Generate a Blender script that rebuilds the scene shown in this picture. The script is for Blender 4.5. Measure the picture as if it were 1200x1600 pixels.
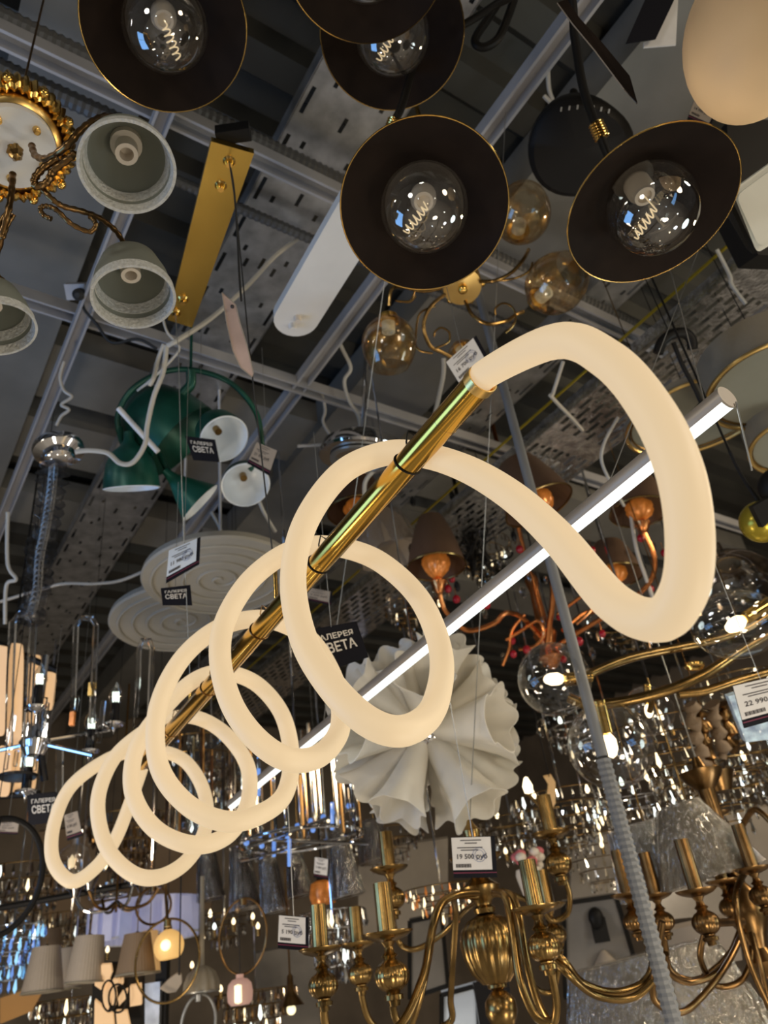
import bpy, bmesh, math, random
from mathutils import Vector, Matrix
random.seed(7)
for o in list(bpy.data.objects): bpy.data.objects.remove(o)
SC = bpy.context.scene
COL = SC.collection
V = Vector
# ------------------------------------------------------------------ camera, world, exposure
PITCH = math.radians(32.0); ROLL = math.atan2(270, 1900)
CAM = V((0, 0, 1.55)); FPX = 1200.0
FWD = V((0, math.cos(PITCH), math.sin(PITCH)))
U0 = V((0, -math.sin(PITCH), math.cos(PITCH))); R0 = V((1, 0, 0))
RT = R0 * math.cos(ROLL) - U0 * math.sin(ROLL)
UP = R0 * math.sin(ROLL) + U0 * math.cos(ROLL)
cam = bpy.data.cameras.new('camera'); camo = bpy.data.objects.new('camera', cam); COL.objects.link(camo)
camo.matrix_world = Matrix(((RT.x, UP.x, -FWD.x, CAM.x), (RT.y, UP.y, -FWD.y, CAM.y), (RT.z, UP.z, -FWD.z, CAM.z), (0, 0, 0, 1)))
cam.sensor_fit = 'VERTICAL'; cam.sensor_height = 36.0; cam.lens = 27.0
cam.clip_start = 0.02; cam.clip_end = 60
cam.dof.use_dof = True; cam.dof.focus_distance = 0.95; cam.dof.aperture_fstop = 7.0
SC.camera = camo
w = bpy.data.worlds.new('world'); SC.world = w; w.use_nodes = True
w.node_tree.nodes['Background'].inputs[0].default_value = (1.0, 0.97, 0.92, 1)
w.node_tree.nodes['Background'].inputs[1].default_value = 0.04
SC.view_settings.view_transform = 'Standard'; SC.view_settings.look = 'None'
SC.view_settings.exposure = 0.0; SC.view_settings.gamma = 1.0; SC.view_settings.use_curve_mapping = False
SC.cycles.transparent_max_bounces = 40
SC.cycles.max_bounces = 10
def area(name, loc, target, size, power, color, sy=None):
    l = bpy.data.lights.new(name, 'AREA'); l.energy = power; l.color = color
    l.shape = 'RECTANGLE' if sy else 'DISK'; l.size = size
    if sy: l.size_y = sy
    o = bpy.data.objects.new(name, l); COL.objects.link(o); o.location = loc
    o.rotation_euler = (V(target) - V(loc)).to_track_quat('-Z', 'Y').to_euler()
    return o
# unseen fill lights added; blue and ring displays follow reflections in the bulbs
area('fill_warm', (2.6, -1.2, 2.3), (0.3, 2.5, 2.8), 0.7, 20, (1.0, 0.80, 0.55))
area('fill_back', (-1.6, -1.6, 2.2), (0, 2.2, 2.9), 0.6, 12, (1.0, 0.95, 0.86))
area('blue_display', (-2.4, 1.1, 1.95), (0.2, 1.0, 2.8), 1.4, 19, (0.22, 0.50, 1.0), 0.9)
area('lit_ring_display', (2.3, 1.5, 1.7), (0.5, 1.0, 2.7), 0.6, 7, (0.85, 1.0, 0.98))
area('fill_low', (0.9, 0.5, 0.5), (0.7, 3.0, 1.9), 0.5, 14, (1.0, 0.86, 0.66))
area('fill_far', (3.0, 2.4, 3.1), (1.2, 3.6, 1.7), 0.5, 30, (1.0, 0.80, 0.54))
area('fill_far_left', (-1.9, 1.9, 1.0), (-0.8, 3.6, 1.6), 0.4, 15, (1.0, 0.84, 0.64))
area('fill_side', (2.2, 1.6, 0.4), (0.6, 2.6, 2.3), 0.4, 7, (0.9, 0.94, 1.0))
for i, (x, y) in enumerate(((2.4, 0.0), (-2.4, 0.2), (0.0, -2.2), (1.0, 4.6), (4.0, 3.0))):      # unseen downward fill, added so the floor bounces light to the ceiling
    area('floor_fill', (x, y, 1.9 if y > 2 else 3.2), (x, y, 0), 0.5, 26 if y < 2 else 9, (1.0, 0.93, 0.82))
for i, (x, y, z, e) in enumerate(((-1.5, 1.0, .9, 1.6), (-.9, 2.2, 1.05, 1.2), (.5, 1.2, .7, 1.2), (1.3, 1.6, 1.0, 1.8), (1.8, .4, 1.1, 1.8), (-2.0, -.3, 1.2, 1.8), (.3, -.9, 1.0, 1.4), (1.1, -1.0, 1.5, 1.6), (-.6, -1.2, 1.6, 1.6), (.9, 2.6, .8, 1.2), (-.2, 2.9, .9, 1.2), (-1.9, 2.9, 1.0, 1.4))):   # unseen point lights added for sparkles in the bulb glass
    l = bpy.data.lights.new('sparkle_point', 'POINT'); l.energy = e; l.shadow_soft_size = .045; l.color = ((1, .80, .52), (1, .95, .85), (.75, .87, 1.))[i % 3]
    o = bpy.data.objects.new('sparkle_point', l); COL.objects.link(o); o.location = (x, y, z)
# ------------------------------------------------------------------ geometry helpers
def P(x, y, d):
    "point of the place that stands at image position x, y and at distance d along the view axis"
    return CAM + RT * ((x - 600) / FPX * d) + UP * ((800 - y) / FPX * d) + FWD * d
def PZ(x, y, z):
    r = P(x, y, 1.0) - CAM
    return CAM + r * ((z - CAM.z) / r.z)
def cd(a, b, c): return (RT * a - UP * b - FWD * c).normalized()   # image right, image down, towards the viewer
def hv(v): v = V((v.x, v.y, 0)); return v.normalized()
AU = hv(P(-347, 1692, 1) - CAM)           # roof beams run this way (away to the left)
AV = V((-AU.y, AU.x, 0)) * -1             # deck ribs run this way (away to the right)
Z = V((0, 0, 1))
def frame(o, z, x=None):
    z = z.normalized(); x = x or (V((1, 0, 0)) if abs(z.x) < .9 else V((0, 1, 0)))
    y = z.cross(x).normalized(); x = y.cross(z)
    return Matrix(((x.x, y.x, z.x, o.x), (x.y, y.y, z.y, o.y), (x.z, y.z, z.z, o.z), (0, 0, 0, 1)))
def T(v): return Matrix.Translation(V(v))
def cr(pts, n=8, closed=False):
    "Catmull-Rom through points (tuples of any length)"
    pts = [tuple(p) for p in pts]; out = []; N = len(pts)
    rng = range(N if closed else N - 1)
    for i in rng:
        if closed: a, b, c, d = (pts[(i + k - 1) % N] for k in range(4))
        else: a, b, c, d = pts[max(i - 1, 0)], pts[i], pts[i + 1], pts[min(i + 2, N - 1)]
        for k in range(n):
            t = k / n
            out.append(tuple(.5 * (2 * q + (r - p) * t + (2 * p - 5 * q + 4 * r - s) * t * t + (3 * q - p - 3 * r + s) * t ** 3) for p, q, r, s in zip(a, b, c, d)))
    if not closed: out.append(pts[-1])
    return out
def pxs(pts, n=8, closed=False): return [P(*p) for p in cr(pts, n, closed)]
OFF = {}
class MB:
    def __init__(s): s.v = []; s.f = []; s.uv = None
    def add(s, vs, fs):
        b = len(s.v); s.v += [V(v) for v in vs]; s.f += [tuple(i + b for i in f) for f in fs]; return s
    def tube(s, pts, r, n=10, closed=False, caps=True):
        pts = [V(p) for p in pts]; N = len(pts); rs = r if isinstance(r, (list, tuple)) else [r] * N
        tang = []
        for i in range(N):
            a = pts[(i - 1) % N] if (closed or i > 0) else pts[i]; b = pts[(i + 1) % N] if (closed or i < N - 1) else pts[i]
            t = b - a; tang.append(t.normalized() if t.length > 1e-9 else V((0, 0, 1)))
        u = tang[0].orthogonal().normalized(); vs = []
        for i in range(N):
            u = (u - tang[i] * u.dot(tang[i]))
            u = u.normalized() if u.length > 1e-6 else tang[i].orthogonal().normalized()
            w_ = tang[i].cross(u)
            for k in range(n):
                a = 2 * math.pi * k / n; vs.append(pts[i] + (u * math.cos(a) + w_ * math.sin(a)) * rs[i])
        fs = []
        for i in range(N if closed else N - 1):
            for k in range(n):
                a = i * n + k; b = i * n + (k + 1) % n; j = ((i + 1) % N) * n
                fs.append((a, b, j + (k + 1) % n, j + k))
        if caps and not closed: fs += [tuple(reversed(range(n))), tuple(range((N - 1) * n, N * n))]
        return s.add(vs, fs)
    def lathe(s, prof, M=Matrix(), n=24, flute=None):
        vs = []; fs = []; m = len(prof)
        for (r, z) in prof:
            for k in range(n):
                a = 2 * math.pi * k / n; rr = r * (flute(a, z) if flute else 1)
                vs.append(M @ V((rr * math.cos(a), rr * math.sin(a), z)))
        for i in range(m - 1):
            for k in range(n):
                fs.append((i * n + k, i * n + (k + 1) % n, (i + 1) * n + (k + 1) % n, (i + 1) * n + k))
        if prof[0][0] > 1e-6 and s_cap(prof, 0): fs.append(tuple(reversed(range(n))))
        if prof[-1][0] > 1e-6 and s_cap(prof, 1): fs.append(tuple(range((m - 1) * n, m * n)))
        return s.add(vs, fs)
    def box(s, sx, sy, sz, M=Matrix(), bev=0):
        x, y, z = sx / 2, sy / 2, sz / 2
        vs = [M @ V(p) for p in ((-x, -y, -z), (x, -y, -z), (x, y, -z), (-x, y, -z), (-x, -y, z), (x, -y, z), (x, y, z), (-x, y, z))]
        return s.add(vs, [(3, 2, 1, 0), (4, 5, 6, 7), (0, 1, 5, 4), (1, 2, 6, 5), (2, 3, 7, 6), (3, 0, 4, 7)])
    def ball(s, c, r, n=20, m=12, sc=(1, 1, 1), M=None):
        M = M or T(c); prof = [(0, -1)] + [(math.cos(a), math.sin(a)) for a in [math.pi * (i / m - .5) for i in range(1, m)]] + [(0, 1)]
        S = M @ Matrix.Diagonal((r * sc[0], r * sc[1], r * sc[2], 1))
        return s.lathe(prof, S, n)
    def slab(s, poly, nrm, th):
        N = len(poly); nrm = nrm.normalized(); vs = [V(p) for p in poly] + [V(p) + nrm * th for p in poly]
        fs = [tuple(range(N)), tuple(reversed(range(N, 2 * N)))] + [(i, i + N, (i + 1) % N + N, (i + 1) % N) for i in range(N)]
        return s.add(vs, fs)
    def ring(s, c, nrm, R, r, n=48, m=8, ry=None, x=None):
        M = frame(V(c), nrm, x); ry = ry or R
        return s.tube([M @ V((R * math.cos(2 * math.pi * k / n), ry * math.sin(2 * math.pi * k / n), 0)) for k in range(n)], r, m, closed=True)
    def build(s, name, mat, parent=None, smooth=True, recalc=True, off=None, ang=40):
        if off is None: off = OFF.get(parent.name, V((0, 0, 0))) if parent else V((0, 0, 0))
        me = bpy.data.meshes.new(name); me.from_pydata([tuple(v - off) for v in s.v], [], s.f)
        bm = bmesh.new(); bm.from_mesh(me)
        bmesh.ops.remove_doubles(bm, verts=bm.verts, dist=1e-6)
        if recalc: bmesh.ops.recalc_face_normals(bm, faces=bm.faces)
        bm.to_mesh(me); bm.free()
        if smooth:
            for p in me.polygons: p.use_smooth = True
            try: me.set_sharp_from_angle(angle=math.radians(ang))
            except Exception: pass
        me.materials.append(mat)
        o = bpy.data.objects.new(name, me); COL.objects.link(o)
        if parent: o.parent = parent; OFF[o.name] = off
        return o
def s_cap(prof, end): return CAPS[0]
CAPS = [False]
def thing(name, label, cat, loc=(0, 0, 0), group=None):
    o = bpy.data.objects.new(name, None); COL.objects.link(o); o.location = V(loc); o.empty_display_size = .05
    OFF[o.name] = V(loc); o['label'] = label; o['category'] = cat
    if group: o['group'] = group
    return o
def tagp(o, label, cat, group=None):
    o['label'] = label; o['category'] = cat
    if group: o['group'] = group
    return o
def struct(o): o['kind'] = 'structure'; return o
def stuff(o): o['kind'] = 'stuff'; return o
# ------------------------------------------------------------------ materials
def mat(name, col, rough=.5, metal=0., noise=0., scale=8., bump=0., bscale=60., emit=None, es=1., trans=0., spec=.5, coat=0.):
    m = bpy.data.materials.new(name); m.use_nodes = True; nt = m.node_tree; b = nt.nodes['Principled BSDF']
    b.inputs['Roughness'].default_value = rough; b.inputs['Metallic'].default_value = metal
    b.inputs['Base Color'].default_value = (*col, 1); b.inputs['Specular IOR Level'].default_value = spec
    b.inputs['Transmission Weight'].default_value = trans
    b.inputs['Coat Weight'].default_value = coat
    tc = nt.nodes.new('ShaderNodeTexCoord')
    n = nt.nodes.new('ShaderNodeTexNoise'); n.inputs['Scale'].default_value = scale; n.inputs['Detail'].default_value = 5
    nt.links.new(tc.outputs['Object'], n.inputs['Vector'])
    rp = nt.nodes.new('ShaderNodeValToRGB'); nz = max(noise, .04)
    rp.color_ramp.elements[0].color = (*[c * (1 - nz) for c in col], 1); rp.color_ramp.elements[1].color = (*[min(1, c * (1 + nz)) for c in col], 1)
    rp.color_ramp.elements[0].position = .3; rp.color_ramp.elements[1].position = .7
    nt.links.new(n.outputs['Fac'], rp.inputs['Fac']); nt.links.new(rp.outputs['Color'], b.inputs['Base Color'])
    if bump:
        n2 = nt.nodes.new('ShaderNodeTexNoise'); n2.inputs['Scale'].default_value = bscale; nt.links.new(tc.outputs['Object'], n2.inputs['Vector'])
        bp = nt.nodes.new('ShaderNodeBump'); bp.inputs['Strength'].default_value = bump; bp.inputs['Distance'].default_value = .004
        nt.links.new(n2.outputs['Fac'], bp.inputs['Height']); nt.links.new(bp.outputs['Normal'], b.inputs['Normal'])
    if emit:
        b.inputs['Emission Color'].default_value = (*emit, 1); b.inputs['Emission Strength'].default_value = es
    return m
def thin_glass(name, tint=(.95, .95, .95), rough=.02, amount=1., speck=None, base=.07, crease=False):
    "thin blown glass: clear sheet with Fresnel reflections"
    m = bpy.data.materials.new(name); m.use_nodes = True; nt = m.node_tree; nt.nodes.clear()
    out = nt.nodes.new('ShaderNodeOutputMaterial'); t = nt.nodes.new('ShaderNodeBsdfTransparent'); g = nt.nodes.new('ShaderNodeBsdfGlossy')
    t.inputs[0].default_value = (*tint, 1); g.inputs['Roughness'].default_value = rough; g.inputs[0].default_value = (amount, amount, amount, 1)
    lw = nt.nodes.new('ShaderNodeLayerWeight'); lw.inputs[0].default_value = .5
    pw = nt.nodes.new('ShaderNodeMath'); pw.operation = 'POWER'; pw.inputs[1].default_value = 3.; nt.links.new(lw.outputs['Facing'], pw.inputs[0])
    fr = nt.nodes.new('ShaderNodeMath'); fr.operation = 'MULTIPLY_ADD'; fr.inputs[1].default_value = .75; fr.inputs[2].default_value = base; nt.links.new(pw.outputs[0], fr.inputs[0])
    mx = nt.nodes.new('ShaderNodeMixShader'); nt.links.new(fr.outputs[0], mx.inputs[0]); nt.links.new(t.outputs[0], mx.inputs[1]); nt.links.new(g.outputs[0], mx.inputs[2])
    last = mx
    if crease:     # long creases pulled into the film
        tc = nt.nodes.new('ShaderNodeTexCoord'); mp = nt.nodes.new('ShaderNodeMapping'); mp.inputs['Scale'].default_value = (60, 60, 7); n = nt.nodes.new('ShaderNodeTexNoise'); n.inputs['Scale'].default_value = 1.; n.inputs['Detail'].default_value = 3
        nt.links.new(tc.outputs['Object'], mp.inputs[0]); nt.links.new(mp.outputs[0], n.inputs['Vector']); bp = nt.nodes.new('ShaderNodeBump'); bp.inputs['Strength'].default_value = 1.; bp.inputs['Distance'].default_value = .03
        nt.links.new(n.outputs['Fac'], bp.inputs['Height']); nt.links.new(bp.outputs['Normal'], g.inputs['Normal'])
    if speck:      # coloured flecks melted into the glass
        tc = nt.nodes.new('ShaderNodeTexCoord'); n = nt.nodes.new('ShaderNodeTexNoise'); n.inputs['Scale'].default_value = 28; n.inputs['Detail'].default_value = 4
        nt.links.new(tc.outputs['Object'], n.inputs['Vector'])
        rp = nt.nodes.new('ShaderNodeValToRGB'); rp.color_ramp.elements[0].position = .42; rp.color_ramp.elements[1].position = .62
        rp.color_ramp.elements[0].color = (0, 0, 0, 1); rp.color_ramp.elements[1].color = (.42, .42, .42, 1); nt.links.new(n.outputs['Fac'], rp.inputs['Fac'])
        d = nt.nodes.new('ShaderNodeBsdfGlossy'); d.inputs[0].default_value = (*speck, 1); d.inputs['Roughness'].default_value = .35
        m2 = nt.nodes.new('ShaderNodeMixShader'); nt.links.new(rp.outputs['Color'], m2.inputs[0]); nt.links.new(mx.outputs[0], m2.inputs[1]); nt.links.new(d.outputs[0], m2.inputs[2]); last = m2
    nt.links.new(last.outputs[0], out.inputs[0]); return m
def translucent(name, col, glow=None, es=0., mixf=.45, noise=.06, scale=20, bump=0., bscale=120):
    "cloth, silicone or frosted glass shade: diffuse and translucent"
    m = bpy.data.materials.new(name); m.use_nodes = True; nt = m.node_tree; nt.nodes.clear()
    out = nt.nodes.new('ShaderNodeOutputMaterial'); d = nt.nodes.new('ShaderNodeBsdfPrincipled'); t = nt.nodes.new('ShaderNodeBsdfTranslucent')
    d.inputs['Roughness'].default_value = .55
    tc = nt.nodes.new('ShaderNodeTexCoord'); n = nt.nodes.new('ShaderNodeTexNoise'); n.inputs['Scale'].default_value = scale; nt.links.new(tc.outputs['Object'], n.inputs['Vector'])
    rp = nt.nodes.new('ShaderNodeValToRGB'); rp.color_ramp.elements[0].color = (*[c * (1 - noise) for c in col], 1); rp.color_ramp.elements[1].color = (*[min(1, c * (1 + noise)) for c in col], 1)
    nt.links.new(n.outputs['Fac'], rp.inputs['Fac']); nt.links.new(rp.outputs['Color'], d.inputs['Base Color']); nt.links.new(rp.outputs['Color'], t.inputs['Color'])
    if bump:
        n2 = nt.nodes.new('ShaderNodeTexNoise'); n2.inputs['Scale'].default_value = bscale; nt.links.new(tc.outputs['Object'], n2.inputs['Vector'])
        bp = nt.nodes.new('ShaderNodeBump'); bp.inputs['Strength'].default_value = bump; bp.inputs['Distance'].default_value = .004
        nt.links.new(n2.outputs['Fac'], bp.inputs['Height']); nt.links.new(bp.outputs['Normal'], d.inputs['Normal'])
    if glow: d.inputs['Emission Color'].default_value = (*glow, 1); d.inputs['Emission Strength'].default_value = es
    mx = nt.nodes.new('ShaderNodeMixShader'); mx.inputs[0].default_value = mixf
    nt.links.new(d.outputs[0], mx.inputs[1]); nt.links.new(t.outputs[0], mx.inputs[2]); nt.links.new(mx.outputs[0], out.inputs[0]); return m
M = {}
M['deck'] = mat('deck_steel', (.062, .062, .056), .55, .3, .25, 3)
M['beam'] = mat('beam_paint', (.20, .195, .18), .6, 0, .15, 4)
M['rail'] = mat('rail_white', (.42, .42, .44), .5, .2, .12, 6)
M['zinc'] = mat('galvanised', (.46, .47, .48), .38, .8, .3, 14)
M['lattice'] = mat('lattice_zinc', (.66, .66, .66), .24, .95, .4, 30, .6, 90)
M['hose_dark'] = mat('hose_dark', (.085, .085, .085), .5, 0, .1)
M['hose'] = mat('hose_grey', (.19, .195, .20), .5, 0, .1)
M['wall'] = mat('wall_paint', (.22, .18, .14), .8, 0, .3, 2)
M['floor'] = mat('floor_tile', (.45, .42, .38), .3, 0, .1, 2)
M['rod_gold'] = mat('amber_gold_rod', (.66, .40, .075), .17, 1, .06, 3)
M['brass'] = mat('polished_brass', (.80, .52, .16), .16, 1, .12, 5)
M['brass_old'] = mat('aged_brass', (.28, .175, .062), .27, 1, .45, 14, .12, 40)
M['bronze'] = mat('aged_bronze', (.22, .125, .048), .30, 1, .4, 18)
M['gold'] = mat('leaf_gold', (.86, .53, .14), .2, 1, .2, 12)
M['goldplate'] = mat('brushed_gold', (.80, .55, .20), .3, 1, .2, 4)
M['canopy_gold'] = mat('brushed_canopy_gold', (.62, .43, .11), .24, 1, .25, 3)
M['copper'] = mat('copper', (.72, .27, .09), .25, 1, .25, 16)
M['chrome'] = mat('chrome', (.80, .80, .82), .08, 1)
M['alu'] = mat('aluminium', (.44, .38, .31), .45, .5)
M['black'] = mat('black_metal', (.010, .009, .008), .5, 0, spec=.2)
M['black_in'] = mat('black_shade_inner', (.016, .010, .007), .7, 0, .2, 20, spec=.12)
M['black_glossy'] = mat('black_gloss', (.012, .012, .014), .2)
M['cord_black'] = mat('black_cord', (.02, .02, .02), .6)
M['cord_white'] = mat('white_cable', (.55, .53, .48), .5)
M['wire'] = mat('steel_wire', (.40, .40, .38), .35, .8)
M['white'] = mat('white_paint', (.74, .74, .75), .45)
M['whiteplate'] = mat('white_canopy', (.80, .79, .76), .35)
M['cream'] = mat('cream_ceramic', (.75, .68, .58), .35)
M['card'] = mat('card_white', (.72, .70, .68), .6, 0, .04, 30)
M['card_blue'] = mat('card_bluish', (.66, .74, .84), .6)
M['card_pink'] = mat('card_pinkish', (.52, .39, .35), .6, 0, .1, 30)
M['card_tan'] = mat('card_tan', (.36, .30, .24), .65)
M['card_black'] = mat('card_black', (.008, .008, .012), .6, spec=.12)
M['ink'] = mat('print_black', (.04, .035, .04), .7)
M['ink_white'] = mat('print_cream', (.70, .65, .57), .6)
M['ink_red'] = mat('print_maroon', (.16, .015, .05), .6)
M['ink_blue'] = mat('stamp_blue', (.10, .16, .36), .7)
M['green'] = mat('green_enamel', (.010, .085, .060), .36, .3, .5, 7)
M['white_enamel'] = mat('white_enamel', (.78, .84, .90), .3)
M['tube'] = mat('lit_silicone', (.36, .30, .21), .55, 0, .02, 3, emit=(1.0, .735, .43), es=.60)
M['led'] = mat('led_diffuser', (.8, .85, .85), .4, emit=(.93, 1.0, .985), es=1.35)
M['glass'] = thin_glass('clear_glass')
M['bulbglass'] = thin_glass('bulb_glass', (.86, .85, .83), .008, base=.16)
M['amber'] = thin_glass('amber_glass', (.93, .82, .62), .06, 1, (.42, .24, .07))
M['crystal'] = mat('crystal', (.95, .96, 1.0), .03, 0, trans=1., spec=.7)
M['crystal_warm'] = mat('crystal_warm', (1.0, .93, .80), .04, 0, trans=1., spec=.7)
M['crystal_blue'] = mat('crystal_blue', (.60, .78, 1.0), .04, 0, trans=1., spec=.7)
M['smoke'] = thin_glass('smoked_glass', (.50, .40, .31), .08, base=.14)
M['wrap'] = thin_glass('plastic_wrap', (.92, .92, .93), .10, 1., base=.16, crease=True)
M['sleeve'] = thin_glass('plastic_sleeve', (.80, .80, .82), .25, .35, base=.12, crease=True)
M['organza'] = thin_glass('thin_organza', (.70, .60, .48), .5, .35, base=.35)
M['glint'] = mat('cut_glass_foil', (.80, .72, .60), .10, 1)
M['glint_white'] = mat('cut_glass_silver', (.85, .88, .90), .08, 1)
M['frost'] = translucent('frosted_glass', (.34, .355, .30), mixf=.35)
M['sugar'] = translucent('sugared_band', (.80, .80, .72), mixf=.25, noise=.35, scale=160, bump=1., bscale=220)
M['petal'] = translucent('white_silicone', (.88, .85, .78), mixf=.42)
M['pleat'] = translucent('pleated_cloth', (.50, .425, .34), mixf=.3, scale=60)
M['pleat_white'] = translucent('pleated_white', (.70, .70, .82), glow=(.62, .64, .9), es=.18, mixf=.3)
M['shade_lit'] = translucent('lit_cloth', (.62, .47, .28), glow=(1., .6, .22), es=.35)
M['lit_slat'] = translucent('lit_slat', (.7, .55, .38), glow=(1., .66, .34), es=.62)
M['swirl'] = translucent('swirl_acrylic', (.42, .395, .34), mixf=.2)
M['drum'] = translucent('drum_cloth', (.33, .29, .22), mixf=.25, scale=80)
M['drum_diff'] = translucent('drum_diffuser', (.27, .26, .20), mixf=.2)
M['alabaster'] = translucent('alabaster', (.44, .36, .24), glow=(1., .62, .28), es=.04, mixf=.35, noise=.35, scale=7)
M['opal'] = translucent('white_opal', (.66, .65, .57), mixf=.2, glow=(1, .96, .8), es=.08)
M['brown_shade'] = translucent('brown_organza', (.15, .09, .055), mixf=.3, scale=50)
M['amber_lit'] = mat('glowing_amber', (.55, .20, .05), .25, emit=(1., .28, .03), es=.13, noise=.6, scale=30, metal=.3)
M['berry'] = mat('red_glass_bead', (.35, .008, .02), .1)
M['filament'] = mat('filament', (.5, .4, .25), .5, emit=(1., .78, .46), es=.75)
M['bulb_warm'] = mat('lit_bulb_warm', (1, .9, .7), .4, emit=(1., .80, .50), es=3.)
M['bulb_cool'] = mat('lit_bulb_cool', (1, 1, .95), .4, emit=(.86, 1., .88), es=2.6)
M['glow_globe'] = translucent('glow_globe', (.8, .6, .3), glow=(1., .66, .24), es=.62)
M['glow_core'] = mat('glow_core', (1, .9, .7), .4, emit=(1., .88, .5), es=1.3)
M['pink_lit'] = translucent('pink_glass', (.6, .42, .36), glow=(1., .62, .5), es=.28)
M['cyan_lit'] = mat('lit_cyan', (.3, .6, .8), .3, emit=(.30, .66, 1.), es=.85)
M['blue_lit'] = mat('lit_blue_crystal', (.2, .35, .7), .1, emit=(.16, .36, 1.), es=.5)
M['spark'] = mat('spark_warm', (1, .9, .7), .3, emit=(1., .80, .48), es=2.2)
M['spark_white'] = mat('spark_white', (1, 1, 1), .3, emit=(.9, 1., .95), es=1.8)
M['plant'] = mat('pink_flower', (.6, .16, .18), .6)
M['board'] = mat('display_board', (.33, .29, .24), .7, 0, .2, 3)
M['board_grey'] = mat('grey_board', (.22, .20, .175), .6, 0, .2, 4)
M['yellow'] = mat('yellow_enamel', (.42, .32, .03), .25, .6)
M['orange_tile'] = mat('orange_card', (.42, .22, .07), .6)
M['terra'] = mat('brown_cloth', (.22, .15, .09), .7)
# ------------------------------------------------------------------ lettering and cards
_tx = {}
def text_geo(s):
    if s not in _tx:
        c = bpy.data.curves.new('lettering', 'FONT'); c.body = s; c.size = 1.0; c.resolution_u = 2; c.offset = .018
        o = bpy.data.objects.new('lettering', c); COL.objects.link(o); bpy.context.view_layer.update()
        me = bpy.data.meshes.new_from_object(o.evaluated_get(bpy.context.evaluated_depsgraph_get()))
        vs = [v.co.copy() for v in me.vertices]; fs = [tuple(p.vertices) for p in me.polygons]
        x0 = min(v.x for v in vs); x1 = max(v.x for v in vs); y0 = min(v.y for v in vs); y1 = max(v.y for v in vs)
        bpy.data.objects.remove(o); bpy.data.curves.remove(c); bpy.data.meshes.remove(me)
        _tx[s] = ([((v.x - x0) / (x1 - x0), (v.y - y0) / (y1 - y0)) for v in vs], fs)
    return _tx[s]
class Card:
    "a thin card with given corners (tl, tr, br, bl) in space"
    def __init__(s, c): s.c = [V(p) for p in c]; s.n = (s.c[1] - s.c[0]).cross(s.c[3] - s.c[0]).normalized(); s.n = s.n if s.n.dot(CAM - s.c[0]) > 0 else -s.n
    def at(s, x, y, lift=0.):
        a = s.c[0].lerp(s.c[1], x); b = s.c[3].lerp(s.c[2], x); return a.lerp(b, y) + s.n * lift
    def quad(s, mb, x0, y0, x1, y1, lift=.0006):
        mb.slab([s.at(x0, y0, lift), s.at(x1, y0, lift), s.at(x1, y1, lift), s.at(x0, y1, lift)], -s.n, .0004); return mb
    def text(s, mb, t, x0, y0, x1, y1, lift=.0012):
        vs, fs = text_geo(t); mb.add([s.at(x0 + (x1 - x0) * u, y1 + (y0 - y1) * v, lift) for u, v in vs], fs); return mb
def card4(px, d):
    ds = d if isinstance(d, (list, tuple)) else [d] * 4
    return Card([P(x, y, q) for (x, y), q in zip(px, ds)])
def hang_cord(root, top, length, m='wire', r=.0008):
    MB().tube([top, top + Z * length], r, 5).build('hanging_cord', M[m], root)
def shop_card(px, d, label, cord=.0):
    c = card4(px, d); r = thing('shop_name_card', label, 'card', c.at(.5, .5), 'black shop name cards')
    MB().slab([c.at(0, 0), c.at(1, 0), c.at(1, 1), c.at(0, 1)], -c.n, .0025).build('card_board', M['card_black'], r, smooth=False)
    t = MB(); c.text(t, 'ГАЛЕРЕЯ', .13, .17, .87, .31); c.text(t, 'СВЕТА', .13, .38, .87, .64)
    t.build('lettering', M['ink_white'], r, smooth=False, recalc=False)
    if cord: hang_cord(r, c.at(.5, .02), cord)
    return r
def price_tag(px, d, label, price, face='card', cord=.0, stamp=True, side=True, faces_us=True):
    c = card4(px, d); r = thing('price_tag', label, 'price tag', c.at(.5, .5), 'price tags on the lamps')
    MB().slab([c.at(0, 0), c.at(1, 0), c.at(1, 1), c.at(0, 1)], -c.n, .003).build('card_board', M['card_black'], r, smooth=False)
    f = MB(); c.quad(f, 0, 0, .9 if side else 1, .8); f.build('paper_face', M[face], r, smooth=False)
    s = MB(); c.quad(s, 0, .86, 1, .885); s.build('stripe', M['ink_red'], r, smooth=False)
    t = MB(); c.text(t, price, .11, .40, .80, .56)
    for y, a, b in ((.06, .2, .68), (.13, .3, .58), (.24, .12, .7), (.3, .2, .6)): c.quad(t, a, y, b, y + .022, .0011)
    for i in range(16): c.quad(t, .07 + i * .022, .65, .07 + i * .022 + (.013 if i % 3 else .018), .74, .0011)
    t.build('lettering', M['ink'], r, smooth=False, recalc=False)
    if stamp:
        st = MB(); n = 24
        for R in (.15, .10):
            st.tube([c.at(.62 + R * math.cos(6.283 * k / n), .43 + R * 1.15 * math.sin(6.283 * k / n), .0012) for k in range(n)], .0004, 4, closed=True)
        st.build('stamp', M['ink_blue'], r)
    if cord: hang_cord(r, c.at(.5, .02), cord)
    return r
# ------------------------------------------------------------------ the shop: ceiling deck, walls, floor
ZD = 4.1                                             # deck height
def uv_pt(u, v, z): q = CAM + AU * u + AV * v; return V((q.x, q.y, z))
def uvof(p): return (p - CAM).dot(AU), (p - CAM).dot(AV)
mb = MB(); per = .26; v0, v1, u0, u1 = -4.0, 7.0, -4.0, 7.5
prof = []; x = v0
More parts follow.
